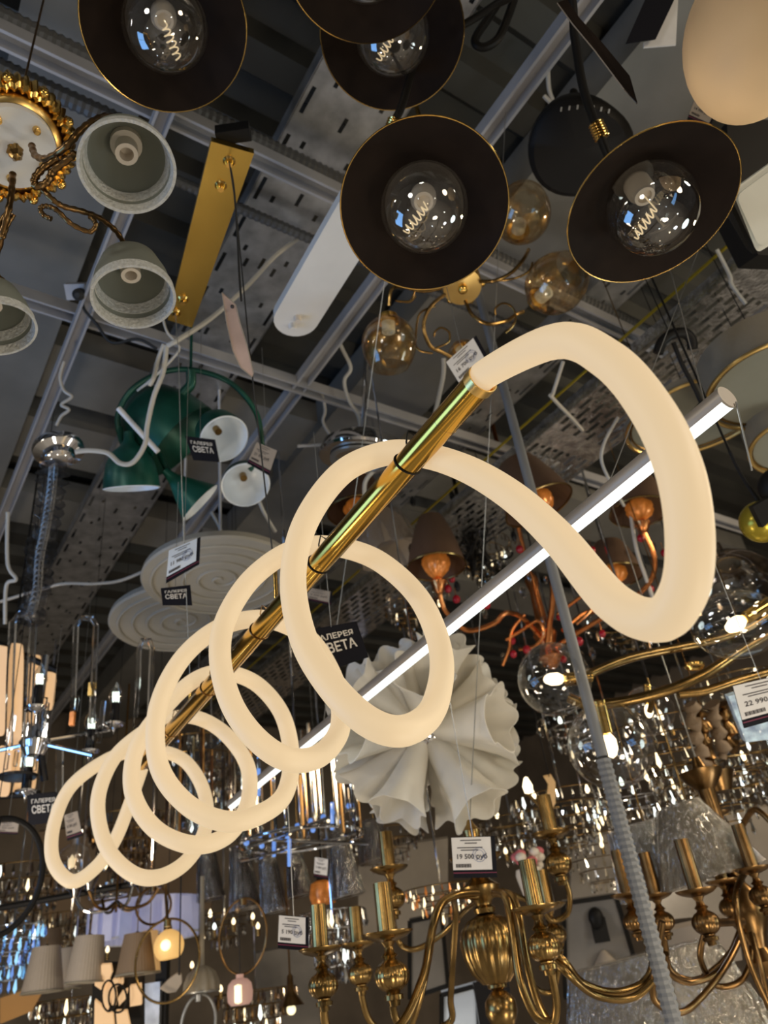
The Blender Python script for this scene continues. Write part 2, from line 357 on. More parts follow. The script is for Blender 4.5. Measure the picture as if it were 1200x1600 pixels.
# ribs run along AV, so the profile goes along AU
x = u0; prof = []
while x < u1:
    prof += [(x, 0), (x + .10, 0), (x + .13, -.055), (x + .23, -.055)]; x += per
vs = []; fs = []
for (a, dz) in prof: vs += [uv_pt(a, v0, ZD + dz), uv_pt(a, v1, ZD + dz)]
for i in range(len(prof) - 1): fs.append((2 * i, 2 * i + 1, 2 * i + 3, 2 * i + 2))
mb.add(vs, fs)
ceil = struct(mb.build('ceiling', M['deck'], recalc=False, ang=15))
def ubox(name, u, v, z, lu, lv, h, m, parent=None):
    "box of length lu along AU and lv along AV"
    MX = Matrix(((AU.x, AV.x, 0, 0), (AU.y, AV.y, 0, 0), (0, 0, 1, 0), (0, 0, 0, 1))); q = uv_pt(u, v, z); MX.translation = q
    return MB().box(lu, lv, h, MX).build(name, m, parent, smooth=False)
wl = struct(ubox('wall_left', 7.3, 1.6, 2.05, .1, 11.2, 4.1, M['wall']))
wr = struct(ubox('wall_right', 1.8, 7.0, 2.05, 11.2, .1, 4.1, M['wall']))
fl = struct(ubox('floor', 1.7, 1.6, -.05, 11.4, 11.0, .1, M['floor']))
n = 1
for px, py, wd in ((75, 270, .36), (1010, 130, .40), (-260, 430, .36)):   # roof beams under the deck
    u, v = uvof(PZ(px, py, ZD - .12))
    struct(ubox('trim_%d' % n, 1.7, v, ZD - .15, 11.0, wd, .18, M['beam'])); n += 1
for px, py, wd in ((70, 690, .32), (70, 800, .30), (520, 705, .34)):              # cross beams far to the left
    u, v = uvof(PZ(px, py, ZD - .19))
    struct(ubox('trim_%d' % n, u, 0.5, ZD - .13, wd, 9.0, .12, M['beam'])); n += 1
# ------------------------------------------------------------------ rails, conduits and trays under the roof
def rail_u(px, py, z, wd, label, u_a=-1.2, u_b=7.2, m='rail', name='strut_rail'):
    u, v = uvof(PZ(px, py, z)); r = thing(name, label, 'rail', uv_pt(u, v, z), 'white strut rails under the roof')
    for s in (-1, 1): ubox('flange', (u_a + u_b) / 2, v + s * wd * .42, z + .012, u_b - u_a, wd * .16, .045, M[m], r)
    ubox('web', (u_a + u_b) / 2, v, z + .03, u_b - u_a, wd * .7, .01, M[m], r)
def rail_v(px, py, z, wd, label, v_a=-3, v_b=6.9, m='rail', name='strut_rail'):
    u, v = uvof(PZ(px, py, z)); r = thing(name, label, 'rail', uv_pt(u, v, z), 'white strut rails under the roof')
    for s in (-1, 1): ubox('flange', u + s * wd * .42, (v_a + v_b) / 2, z + .012, wd * .16, v_b - v_a, .045, M[m], r)
    ubox('web', u, (v_a + v_b) / 2, z + .03, wd * .7, v_b - v_a, .01, M[m], r)
ZR = 3.55
rail_u(190, 345, ZR, .045, 'white strut rail running down left behind the two frosted bell shades')
rail_u(790, 175, ZR + .06, .055, 'white strut rail between the black shades, running down to the green lamp')
rail_u(1010, 640, ZR, .04, 'thin grey strut rail seen inside the big lit loop')
rail_v(255, 178, ZR + .05, .05, 'white strut rail crossing the upper left beside the two corrugated hoses')
rail_v(245, 535, ZR + .05, .05, 'white strut rail crossing under the gold canopy towards the white oval canopy')
def hose(name, pts, r, label, m, pitch=.012, cat='hose', parts=True):
    "corrugated conduit: ribbed tube"
    pts = [V(p) for p in pts]; q = []; rr = []
    for a, b in zip(pts[:-1], pts[1:]):
        k = max(2, int((b - a).length / pitch * 2))
        for i in range(k): q.append(a.lerp(b, i / k)); rr.append(r if len(q) % 2 else r * .84)
    return tagp(MB().tube(q, rr, 10).build(name, M[m], smooth=False), label, cat)
for px, py, lab in ((165, 105, 'dark corrugated hose above the white rail at upper left'), (60, 133, 'lower dark corrugated hose running towards the ornate gold lamp')):
    u, v = uvof(PZ(px, py, ZR + .12)); hose('corrugated_hose', [uv_pt(u, -2.2, ZR + .12), uv_pt(u, 3.2 if px > 100 else .3, ZR + .12)], .026, lab, 'hose_dark', .02)
u, v = uvof(PZ(420, 345, ZR + .14)); hose('corrugated_hose', [uv_pt(u, .2, ZR + .14), uv_pt(u, 5, ZR + .14)], .018, 'thin corrugated hose crossing behind the gold canopy', 'hose_dark', .02)
def perforated(name, o, L, W, nl, nw, hole, th=.004):
    "sheet along AU (L) and AV (W), with real holes where hole(i, j) is true"
    mbx = MB(); idx = {}
    def vid(i, j):
        if (i, j) not in idx: idx[(i, j)] = len(mbx.v); mbx.v.append(o + AU * (L * i / nl - L / 2) + AV * (W * j / nw - W / 2))
        return idx[(i, j)]
    for i in range(nl):
        for j in range(nw):
            if not hole(i, j): mbx.f.append((vid(i, j), vid(i + 1, j), vid(i + 1, j + 1), vid(i, j + 1)))
    return mbx
def tray(px, py, z, W, ua, ub, label, m, cell=.022, pattern=0, side=.06):
    u, v = uvof(PZ(px, py, z)); r = thing('cable_tray', label, 'cable tray', uv_pt((ua + ub) / 2, v, z), 'perforated cable trays')
    L = ub - ua; nw = max(9, int(W / cell)); nl = int(L / cell)
    if pattern == 0: hole = lambda i, j: (j in (1, nw - 2) and i % 13 < 7) or (j in (nw // 4, nw - 1 - nw // 4) and i % 17 in (3, 4)) or (j == nw // 2 and i % 23 in (8, 9, 10, 11)) or (j in (nw // 3, nw - 1 - nw // 3) and i % 29 in (20, 21, 22))
    else: hole = lambda i, j: (j % 2 == 1 and (i + (j // 2) * 3) % 6 in (0, 1, 2, 3) and (i // 6) % 9 < 8)
    perforated('sheet', uv_pt((ua + ub) / 2, v, z), L, W, nl, nw, hole).build('perforated_sheet', M[m], r, smooth=False, recalc=False)
    for s in (-1, 1):
        ubox('side_wall', (ua + ub) / 2, v + s * W / 2, z + side / 2, L, .004, side, M[m], r)
        ubox('lip', (ua + ub) / 2, v + s * (W / 2 - .008), z + side, L, .016, .004, M[m], r)
    return v
tray(540, 190, ZR + .22, .30, -.8, 7.0, 'wide perforated steel cable tray running from the black shades down past the white oval canopy', 'zinc', .0125)
tray(950, 462, ZR + .12, .17, .2, 6.8, 'narrow perforated cable tray just right of the lower amber globe', 'zinc', .012)
vt = tray(1040, 580, ZR - .25, .34, -.2, 5.2, 'bright lattice cable tray full of short slots at right, above the white drum lamps', 'lattice', .0165, 1, .05)
u, v = uvof(PZ(985, 518, ZR - .2)); tagp(MB().tube([uv_pt(-.2, v, ZR - .2), uv_pt(5.2, v, ZR - .2)], .006, 6).build('earth_cable', M['yellow']), 'thin yellow cable running along the bright lattice tray', 'cable')
def cable(pts, label, m='cord_white', wpx=6, name='power_cable', n=8):
    q = pxs(pts, n); r = wpx / 2 / FPX * pts[0][2]
    return tagp(MB().tube(q, r, 7).build(name, M[m]), label, 'cable', 'loose power cables')
cable([(470, 370, 2.6), (430, 400, 2.5), (385, 448, 2.4), (330, 497, 2.3), (280, 530, 2.2), (262, 540, 2.2)], 'white cable slanting from the gold canopy up towards the white rail', wpx=7)
cable([(256, 538, 2.2), (246, 565, 2.2), (240, 590, 2.15), (233, 602, 2.15)], 'short white cable end dangling under the lower frosted bell shade', wpx=7)
cable([(260, 540, 2.2), (255, 580, 2.2), (240, 620, 2.2), (230, 665, 2.2), (226, 695, 2.2), (208, 722, 2.2), (188, 724, 2.2), (168, 708, 2.2), (140, 704, 2.2), (118, 706, 2.2)], 'white cable drooping in front of the green lamp to the chrome canopy', wpx=8)
cable([(255, 500, 2.3), (262, 520, 2.3), (280, 542, 2.3), (270, 560, 2.3), (240, 590, 2.3), (215, 610, 2.35)], 'yellowed cable looping above the green lamp', wpx=4)
cable([(128, 460, 2.5), (131, 482, 2.5), (150, 505, 2.5), (175, 535, 2.5), (215, 530, 2.5), (245, 545, 2.5)], 'black plug cable sagging from the grey socket box', 'cord_black', 5)
cable([(570, 780, 3.0), (572, 750, 3.0), (600, 725, 3.0), (660, 700, 2.9), (690, 600, 2.9), (693, 560, 2.9)], 'white cable curving from the amber lamp down to the chrome canopy', wpx=7)
cable([(522, 515, 3.0), (535, 545, 3.0), (548, 575, 3.0), (538, 595, 3.0), (545, 625, 3.0), (560, 650, 3.0), (565, 680, 3.0)], 'knotted white cable hanging from the rail left of the lit loop', wpx=6)
cable([(500, 600, 3.1), (508, 640, 3.1), (505, 660, 3.1), (520, 690, 3.1), (500, 695, 3.1), (465, 697, 3.1)], 'thin white cable trailing left above the chrome canopy', wpx=5)
cable([(850, 150, 2.4), (862, 165, 2.4), (855, 180, 2.4), (870, 185, 2.4), (866, 165, 2.4), (858, 140, 2.4), (856, 108, 2.4)], 'curled white hook cable above the black round canopy', wpx=7)
cable([(880, 565, 2.6), (864, 615, 2.6), (862, 620, 2.6), (895, 655, 2.8), (910, 672, 2.9)], 'pale cable bent in a V inside the big lit loop', wpx=6)
cable([(966, 652, 2.8), (945, 690, 2.8), (940, 720, 2.8), (955, 755, 2.8), (975, 790, 2.9)], 'pale cable bowing beside the white line lamp inside the lit loop', wpx=5)
cable([(985, 800, 3.0), (995, 860, 3.0), (1010, 905, 3.0), (1022, 940, 3.0)], 'pale cable running through the copper lamp inside the lit loop', wpx=6)
cable([(1120, 390, 2.3), (1140, 430, 2.3), (1143, 445, 2.3), (1165, 475, 2.3)], 'brown cable crossing the bright lattice tray', wpx=6)
cable([(100, 565, 2.6), (94, 590, 2.6), (100, 610, 2.6), (112, 620, 2.6), (96, 632, 2.6), (108, 640, 2.6), (96, 650, 2.6), (88, 665, 2.6)], 'curled grey cable wound around the left rail', wpx=5)
cable([(12, 800, 2.8), (12, 880, 2.8), (25, 905, 2.8), (10, 915, 2.8), (8, 975, 2.8)], 'grey knotted cable hanging at the left edge', wpx=6)
cable([(0, 940, 3.2), (60, 922, 3.2), (100, 912, 3.2), (150, 912, 3.2), (195, 905, 3.2), (255, 878, 3.2)], 'wavy grey cable strung left of the white swirl lamp', wpx=5)
cable([(330, 800, 3.0), (345, 830, 3.0), (338, 850, 3.0), (318, 842, 3.0), (325, 862, 3.0)], 'curled white cable above the swirl lamp', wpx=5)
cable([(400, 770, 2.7), (412, 800, 2.7), (430, 830, 2.8)], 'white cable trailing from the lower white cup', wpx=6)
# socket box with plug on the left rail
r = thing('socket_box', 'small grey socket box with a black plug on the left rail', 'socket', P(120, 455, 2.5))
MB().box(.065, .05, .03, frame(P(120, 455, 2.5), cd(.1, .5, 1), RT)).build('box', M['rail'], r, smooth=False)
MB().lathe([(0, 0), (.019, 0), (.019, .03), (.008, .04), (0, .04)], frame(P(126, 459, 2.47), cd(.1, .4, 1)), 14).build('plug', M['cord_black'], r)
# vertical grey hose at right
q = P(1000, 1400, 1.60); top = P(758, 640, 1.0)
h = math.hypot(q.x, q.y); zt = 3.5
hose('corrugated_hose', [V((q.x, q.y, 1.2)), V((q.x, q.y, 1.95))], .0185, 'grey corrugated hose standing upright in front of the plastic-wrapped shades', 'hose', .0135)
tagp(MB().tube([V((q.x, q.y, 1.95)), V((q.x, q.y, 3.5))], .0135, 12).build('grey_pipe', M['hose']), 'smooth grey pipe rising behind the white line lamp', 'pipe')
# ------------------------------------------------------------------ the big spiral lamp
sp = [(745, 600, .865), (790, 560, .80), (870, 533, .72), (950, 562, .65), (1018, 640, .59), (1063, 740, .55), (1078, 850, .54), (1066, 930, .55), (1025, 969, .575), (955, 938, .63), (870, 838, .73), (800, 775, .82), (730, 733, .92), (665, 712, 1.0), (605, 708, 1.03), (535, 738, 1.03), (478, 815, 1.0), (458, 905, .97), (475, 1000, .92), (520, 1075, .86), (580, 1130, .82), (638, 1140, .83), (680, 1100, .95), (689, 1020, 1.08), (657, 938, 1.17), (600, 882, 1.22), (545, 858, 1.25), (490, 853, 1.25),
      (440, 868, 1.25), (388, 910, 1.24), (352, 970, 1.21), (344, 1030, 1.17), (362, 1100, 1.12), (402, 1156, 1.08), (452, 1187, 1.07), (500, 1180, 1.12), (530, 1142, 1.22), (531, 1095, 1.31), (515, 1045, 1.38), (485, 1000, 1.43), (440, 974, 1.45), (395, 967, 1.46),
      (335, 985, 1.44), (280, 1035, 1.42), (246, 1110, 1.38), (248, 1195, 1.33), (290, 1255, 1.29), (350, 1283, 1.27), (405, 1273, 1.3), (445, 1240, 1.42), (455, 1180, 1.54), (440, 1115, 1.61), (400, 1068, 1.66), (350, 1051, 1.66),
      (305, 1062, 1.64), (258, 1105, 1.61), (215, 1165, 1.57), (207, 1235, 1.53), (240, 1293, 1.49), (300, 1320, 1.46), (355, 1305, 1.5), (387, 1255, 1.62), (386, 1195, 1.72), (350, 1145, 1.80), (305, 1121, 1.86), (262, 1124, 1.87),
      (225, 1143, 1.85), (178, 1185, 1.83), (153, 1250, 1.79), (165, 1320, 1.74), (205, 1364, 1.70), (250, 1370, 1.70), (295, 1342, 1.76), (322, 1290, 1.86), (318, 1235, 1.95), (290, 1190, 2.02), (250, 1173, 2.06), (215, 1172, 2.06),
      (165, 1188, 2.04), (110, 1230, 2.01), (84, 1290, 1.98), (83, 1345, 1.94), (112, 1377, 1.91), (150, 1355, 1.93), (180, 1312, 1.98), (203, 1255, 2.03), (222, 1200, 2.06)]
rp0, rp1 = P(750, 597, .868), P(222, 1193, 2.02)
sl = thing('spiral_pendant_lamp', 'large lit spiral tube lamp coiled around a polished gold rod', 'lamp', (rp0 + rp1) / 2)
ax = (rp1 - rp0).normalized()
q0 = rp0 - ax * .018
MB().tube(cr([rp0 + ax * .012, q0] + [P(*q) for q in sp[2:]], 10), .0168, 20).build('light_tube', M['tube'], sl)
MB().tube([rp0, rp0 + ax * .003, rp1], .0175, 28).build('rod', M['rod_gold'], sl)
MB().lathe([(.0172, -.006), (.0190, -.006), (.0190, .006), (.0172, .006)], frame(rp0, ax), 28).build('end_collar', M['goldplate'], sl)
MB().lathe([(.0172, -.0004), (.0178, -.0004), (.0178, .0004), (.0172, .0004)], frame(rp0 + ax * .075, ax), 28).build('rod_joint', M['brass'], sl)
def on_rod(x):
    t = (748 - x) / (748 - 222.); d = 1 / (1 / .868 + t * (1 / 2.02 - 1 / .868)); return rp0 + ax * min(1., max(0, ((d - .868) / (2.02 - .868)))) * (rp1 - rp0).length
for x in (635, 497, 405, 326, 268):
    c = on_rod(x); o = MB().ring(c, ax + cd(.1, .3, .2) * .22, .0185, .0013, 32, 6)
    tw = c + Z * .020 - ax * .006
    o.tube([c + Z * .0185 + RT * .003, tw + Z * .012, tw + Z * .028 + RT * .004, tw + Z * .022 + RT * .012], .0013, 6)
    o.build('wire_clip', M['black'] if x > 420 else M['bronze'], sl)
# canopy and its suspension
cc = [PZ(330, 221, 3.15), PZ(397, 240, 3.15)]
cl = [PZ(300, 512, 3.15), PZ(262, 500, 3.15)]
MB().slab([cc[0], cc[1], cl[0], cl[1]], Z, .018).build('canopy', M['canopy_gold'], sl, smooth=False)
cnt = (cc[0] + cc[1]) / 2
MB().box(.075, .03, .03, T(cnt + Z * .035 - hv(cl[0] - cc[0]) * .012)).build('canopy_bracket', M['black'], sl, smooth=False)
for x, y in ((358, 252), (345, 290), (286, 468), (274, 489)):
    q = PZ(x, y, 3.15); MB().lathe([(0, -.016), (.007, -.016), (.010, -.008), (.010, -.004), (.014, 0), (0, 0)], T(q), 14).build('canopy_screw', M['brass'], sl)
for (x, y), rx in (((358, 252), 432), ((274, 489), 296)):
    a = PZ(x, y, 3.14); b = on_rod(rx) + Z * .018
    MB().lathe([(.0, 0), (.004, 0), (.004, .06), (0, .06)], T(b), 10).build('rod_grip', M['brass'], sl)
    mid = a.lerp(b, .5) - Z * .0
    MB().tube([a, a.lerp(b, .12) + RT * .004, mid, b + Z * .05], .0016 if rx > 400 else .0012, 6).build('suspension_cord', M['wire'] if rx < 400 else M['cord_black'], sl)
MB().tube([P(*q) for q in cr([(360, 262, 1.62), (366, 300, 1.60), (371, 370, 1.55), (374, 430, 1.50), (377, 470, 1.47)], 8)], .0024, 6).build('power_cord', M['cord_black'], sl)
# ------------------------------------------------------------------ white line lamp
la, lb = P(1134, 622, 1.0), P(362, 1256, 2.60)
lax = (lb - la).normalized()
ll = thing('linear_pendant_lamp', 'long straight lit white line lamp with a grey back, crossing behind the spiral', 'lamp', (la + lb) / 2)
dn = cd(.50, .55, .62); dn = (dn - lax * dn.dot(lax)).normalized(); sx = lax.cross(dn).normalized()
R_ = .0165
def half(a0, a1, rr, ends=(la, lb), n=14):
    m_ = MB(); A = [math.radians(a0 + (a1 - a0) * k / n) for k in range(n + 1)]
    vs = [p + (dn * math.cos(a) + sx * math.sin(a)) * rr for p in ends for a in A]; k = n + 1
    return m_.add(vs, [(i, i + 1, i + 1 + k, i + k) for i in range(n)] + [(n, 0, k, n + k), tuple(reversed(range(k))), tuple(range(k, 2 * k))])
half(68, 292, R_).build('housing', M['alu'], ll)
half(-68, 68, R_ * .985).build('diffuser', M['led'], ll)
for e, s in ((la, -1), (lb, 1)): MB().lathe([(0, 0), (R_, 0), (R_, .003), (0, .003)], frame(e, lax * s), 24).build('end_cap', M['alu'], ll)
def stadium(c0, c1, hw, z, n=12):
    d = V((c1.x - c0.x, c1.y - c0.y, 0)).normalized(); s = V((-d.y, d.x, 0)); out = []
    for c, sg in ((c1, 1), (c0, -1)):
        for k in range(n + 1):
            a = -math.pi / 2 + math.pi * k / n; out.append(V((c.x, c.y, z)) + (d * math.cos(a) * sg + s * math.sin(a) * sg) * hw)
    return out
o0, o1 = PZ(463, 500, 3.15), PZ(590, 290, 3.15)
MB().slab(stadium(o0, o1, .062, 3.15), Z, .03).build('canopy', M['whiteplate'], ll, ang=50)
MB().lathe([(0, -.018), (.009, -.018), (.011, 0), (0, 0)], T(PZ(457, 508, 3.15)), 14).build('canopy_screw', M['whiteplate'], ll)
MB().lathe([(0, -.018), (.009, -.018), (.011, 0), (0, 0)], T(PZ(465, 496, 3.15)), 14).build('canopy_screw', M['cream'], ll)
for t, top in ((.10, (1115, 330)), (.62, (612, 360))):
    b = la.lerp(lb, t) - dn * .016; MB().tube([b, PZ(*top, 3.2)], .0011, 6).build('suspension_cord', M['wire'], ll)
q = la.lerp(lb, .012) - dn * .016
MB().tube([q, P(1050, 430, 1.55), P(1000, 330, 2.0)], .001, 6).build('suspension_cord', M['wire'], ll)
MB().tube([P(1150, 628, .995), P(1175, 735, .94)], .0012, 6).build('safety_wire', M['wire'], ll)
# ------------------------------------------------------------------ black chandelier with wide shades (upper middle)
bc = thing('black_chandelier', 'black chandelier with five wide gold-rimmed dish shades holding big clear globe bulbs', 'chandelier', P(700, 120, 1.5))
def wide_shade(px, py, d, rpx, n, fil=(-.28, .35)):
    c = P(px, py, d); R = rpx * d / FPX; F = frame(c, n, (RT - n * RT.dot(n)).normalized())
    prof = [(0, -.56 * R), (.20 * R, -.56 * R), (.34 * R, -.50 * R), (.62 * R, -.24 * R), (R, 0), (.995 * R, .010 * R), (.62 * R, -.215 * R), (.34 * R, -.47 * R), (.18 * R, -.53 * R), (0, -.53 * R)]
    sh = MB().lathe(prof, F, 56).build('shade', M['black_in'], bc)
    MB().ring(c, n, R * 1.0, R * .011, 72, 6).build('gold_rim', M['brass'], sh)
    bcn = F @ V((0, 0, .0 * R)); rb = .53 * R
    b = MB().ball(bcn, rb, 32, 20).build('bulb', M['bulbglass'], bc)
    MB().lathe([(0, -.55 * R), (.16 * R, -.55 * R), (.16 * R, -.36 * R), (.12 * R, -.30 * R), (.12 * R, -.25 * R), (.085 * R, -.25 * R), (.085 * R, -.30 * R), (0, -.30 * R)], F, 20).build('socket', M['cream'], b)
    Fi = F.inverted().to_3x3(); a0 = F @ V((0, 0, -.25 * R)); dirn = (RT * fil[0] - UP * fil[1]); dirn = (dirn - n * dirn.dot(n)).normalized()
    side = n.cross(dirn); pts = []
    for k in range(70):
        t = k / 69.; rr = .036 * R * (1 + .5 * math.sin(t * 3))
        pts.append(F @ V((0, 0, .02 * R)) + dirn * (-.02 + .34 * t) * R + side * rr * math.cos(t * 34) + n * (rr * math.sin(t * 34) + .15 * t * R))
    MB().tube([a0, a0.lerp(pts[0], .5)] + pts, .009 * R, 6).build('filament', M['filament'], b)
    return F, R
def away(px, py, tilt, dx, dy):
    v = (CAM - P(px, py, 1)).normalized(); s = (RT * dx - UP * dy); s = (s - v * s.dot(v)).normalized(); t = math.radians(tilt)
    return v * math.cos(t) + s * math.sin(t)
SH = []
SH.append(wide_shade(663, 325, 1.38, 131, away(663, 325, 16, .1, 1)))
SH.append(wide_shade(258, 42, 1.47, 126, away(258, 42, 16, .15, 1), (.3, .8)))
SH.append(wide_shade(613, 55, 1.62, 112, away(613, 55, 18, .1, 1), (-.2, .4)))
SH.append(wide_shade(572, -72, 1.35, 129, away(572, -72, 18, .1, 1)))
SH.append(wide_shade(1020, 326, 1.36, 136, away(1020, 326, 42, .55, .83), (-.2, .5)))
hub = P(800, -190, 1.55)
def arm(pts, r=.009, m='black'): return MB().tube(pxs(pts, 8), r, 10).build('arm', M[m], bc)
arm([(800, -190, 1.55), (885, -30, 1.5), (898, 60, 1.5), (912, 140, 1.48), (935, 205, 1.46), (962, 270, 1.45), (990, 318, 1.43)], .0085)
arm([(800, -190, 1.55), (720, -60, 1.7), (655, 80, 1.72), (628, 165, 1.60), (610, 215, 1.53), (640, 300, 1.46)], .0085)
arm([(800, -190, 1.55), (810, -30, 1.66), (770, 10, 1.7), (700, 52, 1.72), (650, 75, 1.71), (625, 62, 1.70)], .0085)
arm([(800, -190, 1.55), (500, -100, 1.6), (330, -30, 1.6), (262, 10, 1.58), (256, 40, 1.55)], .0085)
arm([(800, -190, 1.55), (680, -160, 1.5), (590, -110, 1.46), (575, -78, 1.44)], .0085)
MB().tube(pxs([(800, -30, 1.78), (765, 25, 1.78), (742, 62, 1.78), (755, 74, 1.78), (778, 60, 1.78), (796, 20, 1.78), (812, -30, 1.78)], 8), .010, 9).build('hanging_hook', M['black'], bc)
MB().lathe([(0, -.05), (.04, -.04), (.05, 0), (.04, .06), (.012, .09), (.012, 1.0), (0, 1.0)], T(hub), 20).build('hub', M['black'], bc)
for (x, y, d, ux, uy) in ((613, 199, 1.56, -.35, 1), (936, 204, 1.46, .45, 1)):
    dr = (RT * ux - UP * uy).normalized(); Fq = frame(P(x, y, d), dr); pr = []
    for k in range(6): pr += [(.0135, -.016 + k * .0056), (.0155, -.0135 + k * .0056), (.0135, -.0115 + k * .0056)]
    MB().lathe([(0, -.018)] + pr + [(0, .02)], Fq, 16).build('ribbed_collar', M['brass'], bc)
# leaf-like tag hanging edge-on, white sign, boxes at the upper right
lf = [(871, 5), (885, 0), (905, 30), (940, 68), (983, 120), (995, 162), (975, 140), (930, 80), (895, 38)]
r = thing('price_tag', 'dark hanging tag seen nearly edge-on with pale edges, left of the black and white sign', 'price tag', P(930, 70, 1.4), 'price tags on the lamps')
a = [P(x, y, 1.40 - .0009 * (y)) for x, y in lf]
MB().slab(a, cd(.3, -.4, 1), .002).build('card_board', M['black_in'], r, smooth=False)
MB().tube(a, .0012, 5, closed=True).build('card_edge', M['card_tan'], r)
r = thing('sign_board', 'small board, half black and half white, at the top edge right of the middle', 'sign', P(1025, 35, 1.7))
MB().slab([P(1012, -10, 1.7), P(1058, -10, 1.7), P(1024, 62, 1.7), P(977, 69, 1.7)], -FWD, .004).build('black_panel', M['card_black'], r, smooth=False)
MB().slab([P(1040, -10, 1.715), P(1060, -10, 1.715), P(1056, 70, 1.715), P(1006, 74, 1.715), P(1006, 66, 1.715), P(1024, 62, 1.715)], FWD, .004).build('white_panel', M['card'], r, smooth=False)
price_tag([(1087, 150), (1124, 170), (1108, 200), (1074, 186)], 1.9, 'small grey price tag under the pale glowing globe at upper right', '14 900 руб', 'card_tan', stamp=False)
# black round canopy, and its faint row of marks
F = frame(P(905, 232, 1.95), away(905, 232, 22, .1, 1), RT)
r = thing('round_canopy', 'black rounded ceiling canopy behind the right black dish shade', 'canopy', F.translation)
MB().lathe([(0, .02), (.112, .02), (.126, .008), (.128, -.005), (.118, -.05), (.05, -.07), (.03, -.07), (.012, -.09), (.012, -.4), (0, -.4)], F, 36, lambda a, z: 1 + .05 * math.cos(2 * a + .6) + .03 * math.cos(3 * a)).build('housing', M['black'], r)
for k in range(7):
    MB().box(.004, .010, .002, F @ T((-.062 + .019 * k, .098 + .008 * math.sin(k * .5), .021))).build('mark', M['wire'], r, smooth=False)
# pale globe top right
F = frame(P(1172, 58, 1.15), away(1172, 58, 40, .2, 1), RT)
r = thing('globe_lamp', 'large pale alabaster globe lamp, warmly lit at its lower edge, in the top right corner', 'lamp', F.translation)
MB().ball((0, 0, 0), .105, 36, 24, (.88, 1.05, 1.22), F).build('globe_shade', M['alabaster'], r)
l = bpy.data.lights.new('globe_bulb', 'POINT'); l.energy = .32; l.shadow_soft_size = .02; l.color = (1., .74, .46)
lo = bpy.data.objects.new('globe_bulb', l); COL.objects.link(lo); lo.location = F.translation - UP * .055 - RT * .01
MB().lathe([(0, -.12), (.03, -.12), (.03, -.17), (.006, -.19), (.006, -.8), (0, -.8)], F, 18).build('fitting', M['black'], r)
# black box lamp with a white panel at the right edge
r = thing('box_lamp', 'black box lamp with a white square diffuser at the right edge', 'lamp', P(1190, 320, 1.45))
nb = cd(-.35, .55, .8)
def rquad(px, d, k=.10):
    c = [P(*q, d) for q in px]; out = []
    for i in range(4):
        a, b, e = c[i - 1], c[i], c[(i + 1) % 4]
        for s in range(5): t = s / 4; p0 = b.lerp(a, k); p2 = b.lerp(e, k); out.append(p0 * (1 - t) ** 2 + b * 2 * t * (1 - t) + p2 * t * t)
    return out
MB().slab(rquad([(1144, 298), (1225, 240), (1262, 345), (1183, 396)], 1.45), -nb, .012).build('diffuser', M['opal'], r, ang=60)
MB().slab(rquad([(1150, 306), (1223, 252), (1254, 340), (1186, 386)], 1.441, .14), -nb, .004).build('inner_panel', M['opal'], r, ang=60)
MB().slab([P(1136, 190, 1.75), P(1240, 185, 1.75), P(1240, 400, 1.75), P(1185, 398, 1.75), P(1140, 310, 1.75)], FWD, .10).build('housing', M['black'], r, smooth=False)
MB().slab([P(1138, 300, 1.46), P(1182, 396, 1.46), P(1172, 388, 1.70), P(1132, 320, 1.70)], FWD * .2 - RT, .008).build('side_arm', M['black'], r, smooth=False)
# ------------------------------------------------------------------ ornate gold ceiling lamp, left
og = thing('ornate_ceiling_lamp', 'ornate gold ceiling lamp with a white round plate and three frosted bell shades', 'ceiling lamp', P(25, 235, 1.3))
ng = away(25, 235, 20, .3, 1)
F = frame(P(22, 232, 1.3), ng, (RT - ng * RT.dot(ng)).normalized())
MB().lathe([(0, .002), (.066, .002), (.068, -.004), (.068, -.03), (0, -.03)], F, 40).build('white_plate', M['whiteplate'], og)
MB().lathe([(.068, -.035), (.069, -.012), (.077, -.018), (.083, -.030), (.083, -.045), (.068, -.045)], F, 48).build('inner_ring', M['goldplate'], og)
MB().lathe([(.083, -.05), (.084, -.022), (.090, -.016), (.097, -.022), (.103, -.038), (.104, -.055), (.083, -.06)], F, 240, lambda a, z: 1 + (.030 * math.cos(a * 44) + .025 * math.cos(a * 11) * (z > -.05))).build('ornament_ring', M['gold'], og, ang=20)
for k in range(11):
    a = 2 * math.pi * (k + .3) / 11; MB().ball(F @ V((.101 * math.cos(a), .101 * math.sin(a), -.03)), .0085, 12, 8, (1, 1, 1.3)).build('ornament_bead', M['gold'], og)
MB().lathe([(0, .040), (.006, .038), (.011, .028), (.008, .020), (.013, .012), (.007, .006), (.009, 0), (0, 0)], F, 20, lambda a, z: 1 + .1 * math.cos(a * 6)).build('finial', M['brass_old'], og)
for k in range(5):
    a = 2 * math.pi * k / 5 + .5; MB().lathe([(0, .012), (.006, .011), (.007, 0), (0, 0)], F @ T((.050 * math.cos(a), .050 * math.sin(a), .001)), 12).build('nut', M['brass'], og)
def garm(pts, r=.0058, name='arm'): return MB().tube(pxs(pts, 8), [r * (1 - .25 * math.sin(i * .9) ** 2) for i in range(len(pts) * 8 - 7)], 10).build(name, M['bronze'], og)
garm([(50, 228, 1.27), (56, 244, 1.24), (76, 247, 1.20), (104, 228, 1.16), (126, 204, 1.17), (148, 188, 1.20), (172, 182, 1.25), (192, 200, 1.26)], .0062)
garm([(92, 248, 1.18), (68, 262, 1.18), (54, 280, 1.18), (58, 291, 1.18), (74, 284, 1.18), (84, 266, 1.18), (110, 246, 1.17), (117, 238, 1.17)], .0065, 'scroll')
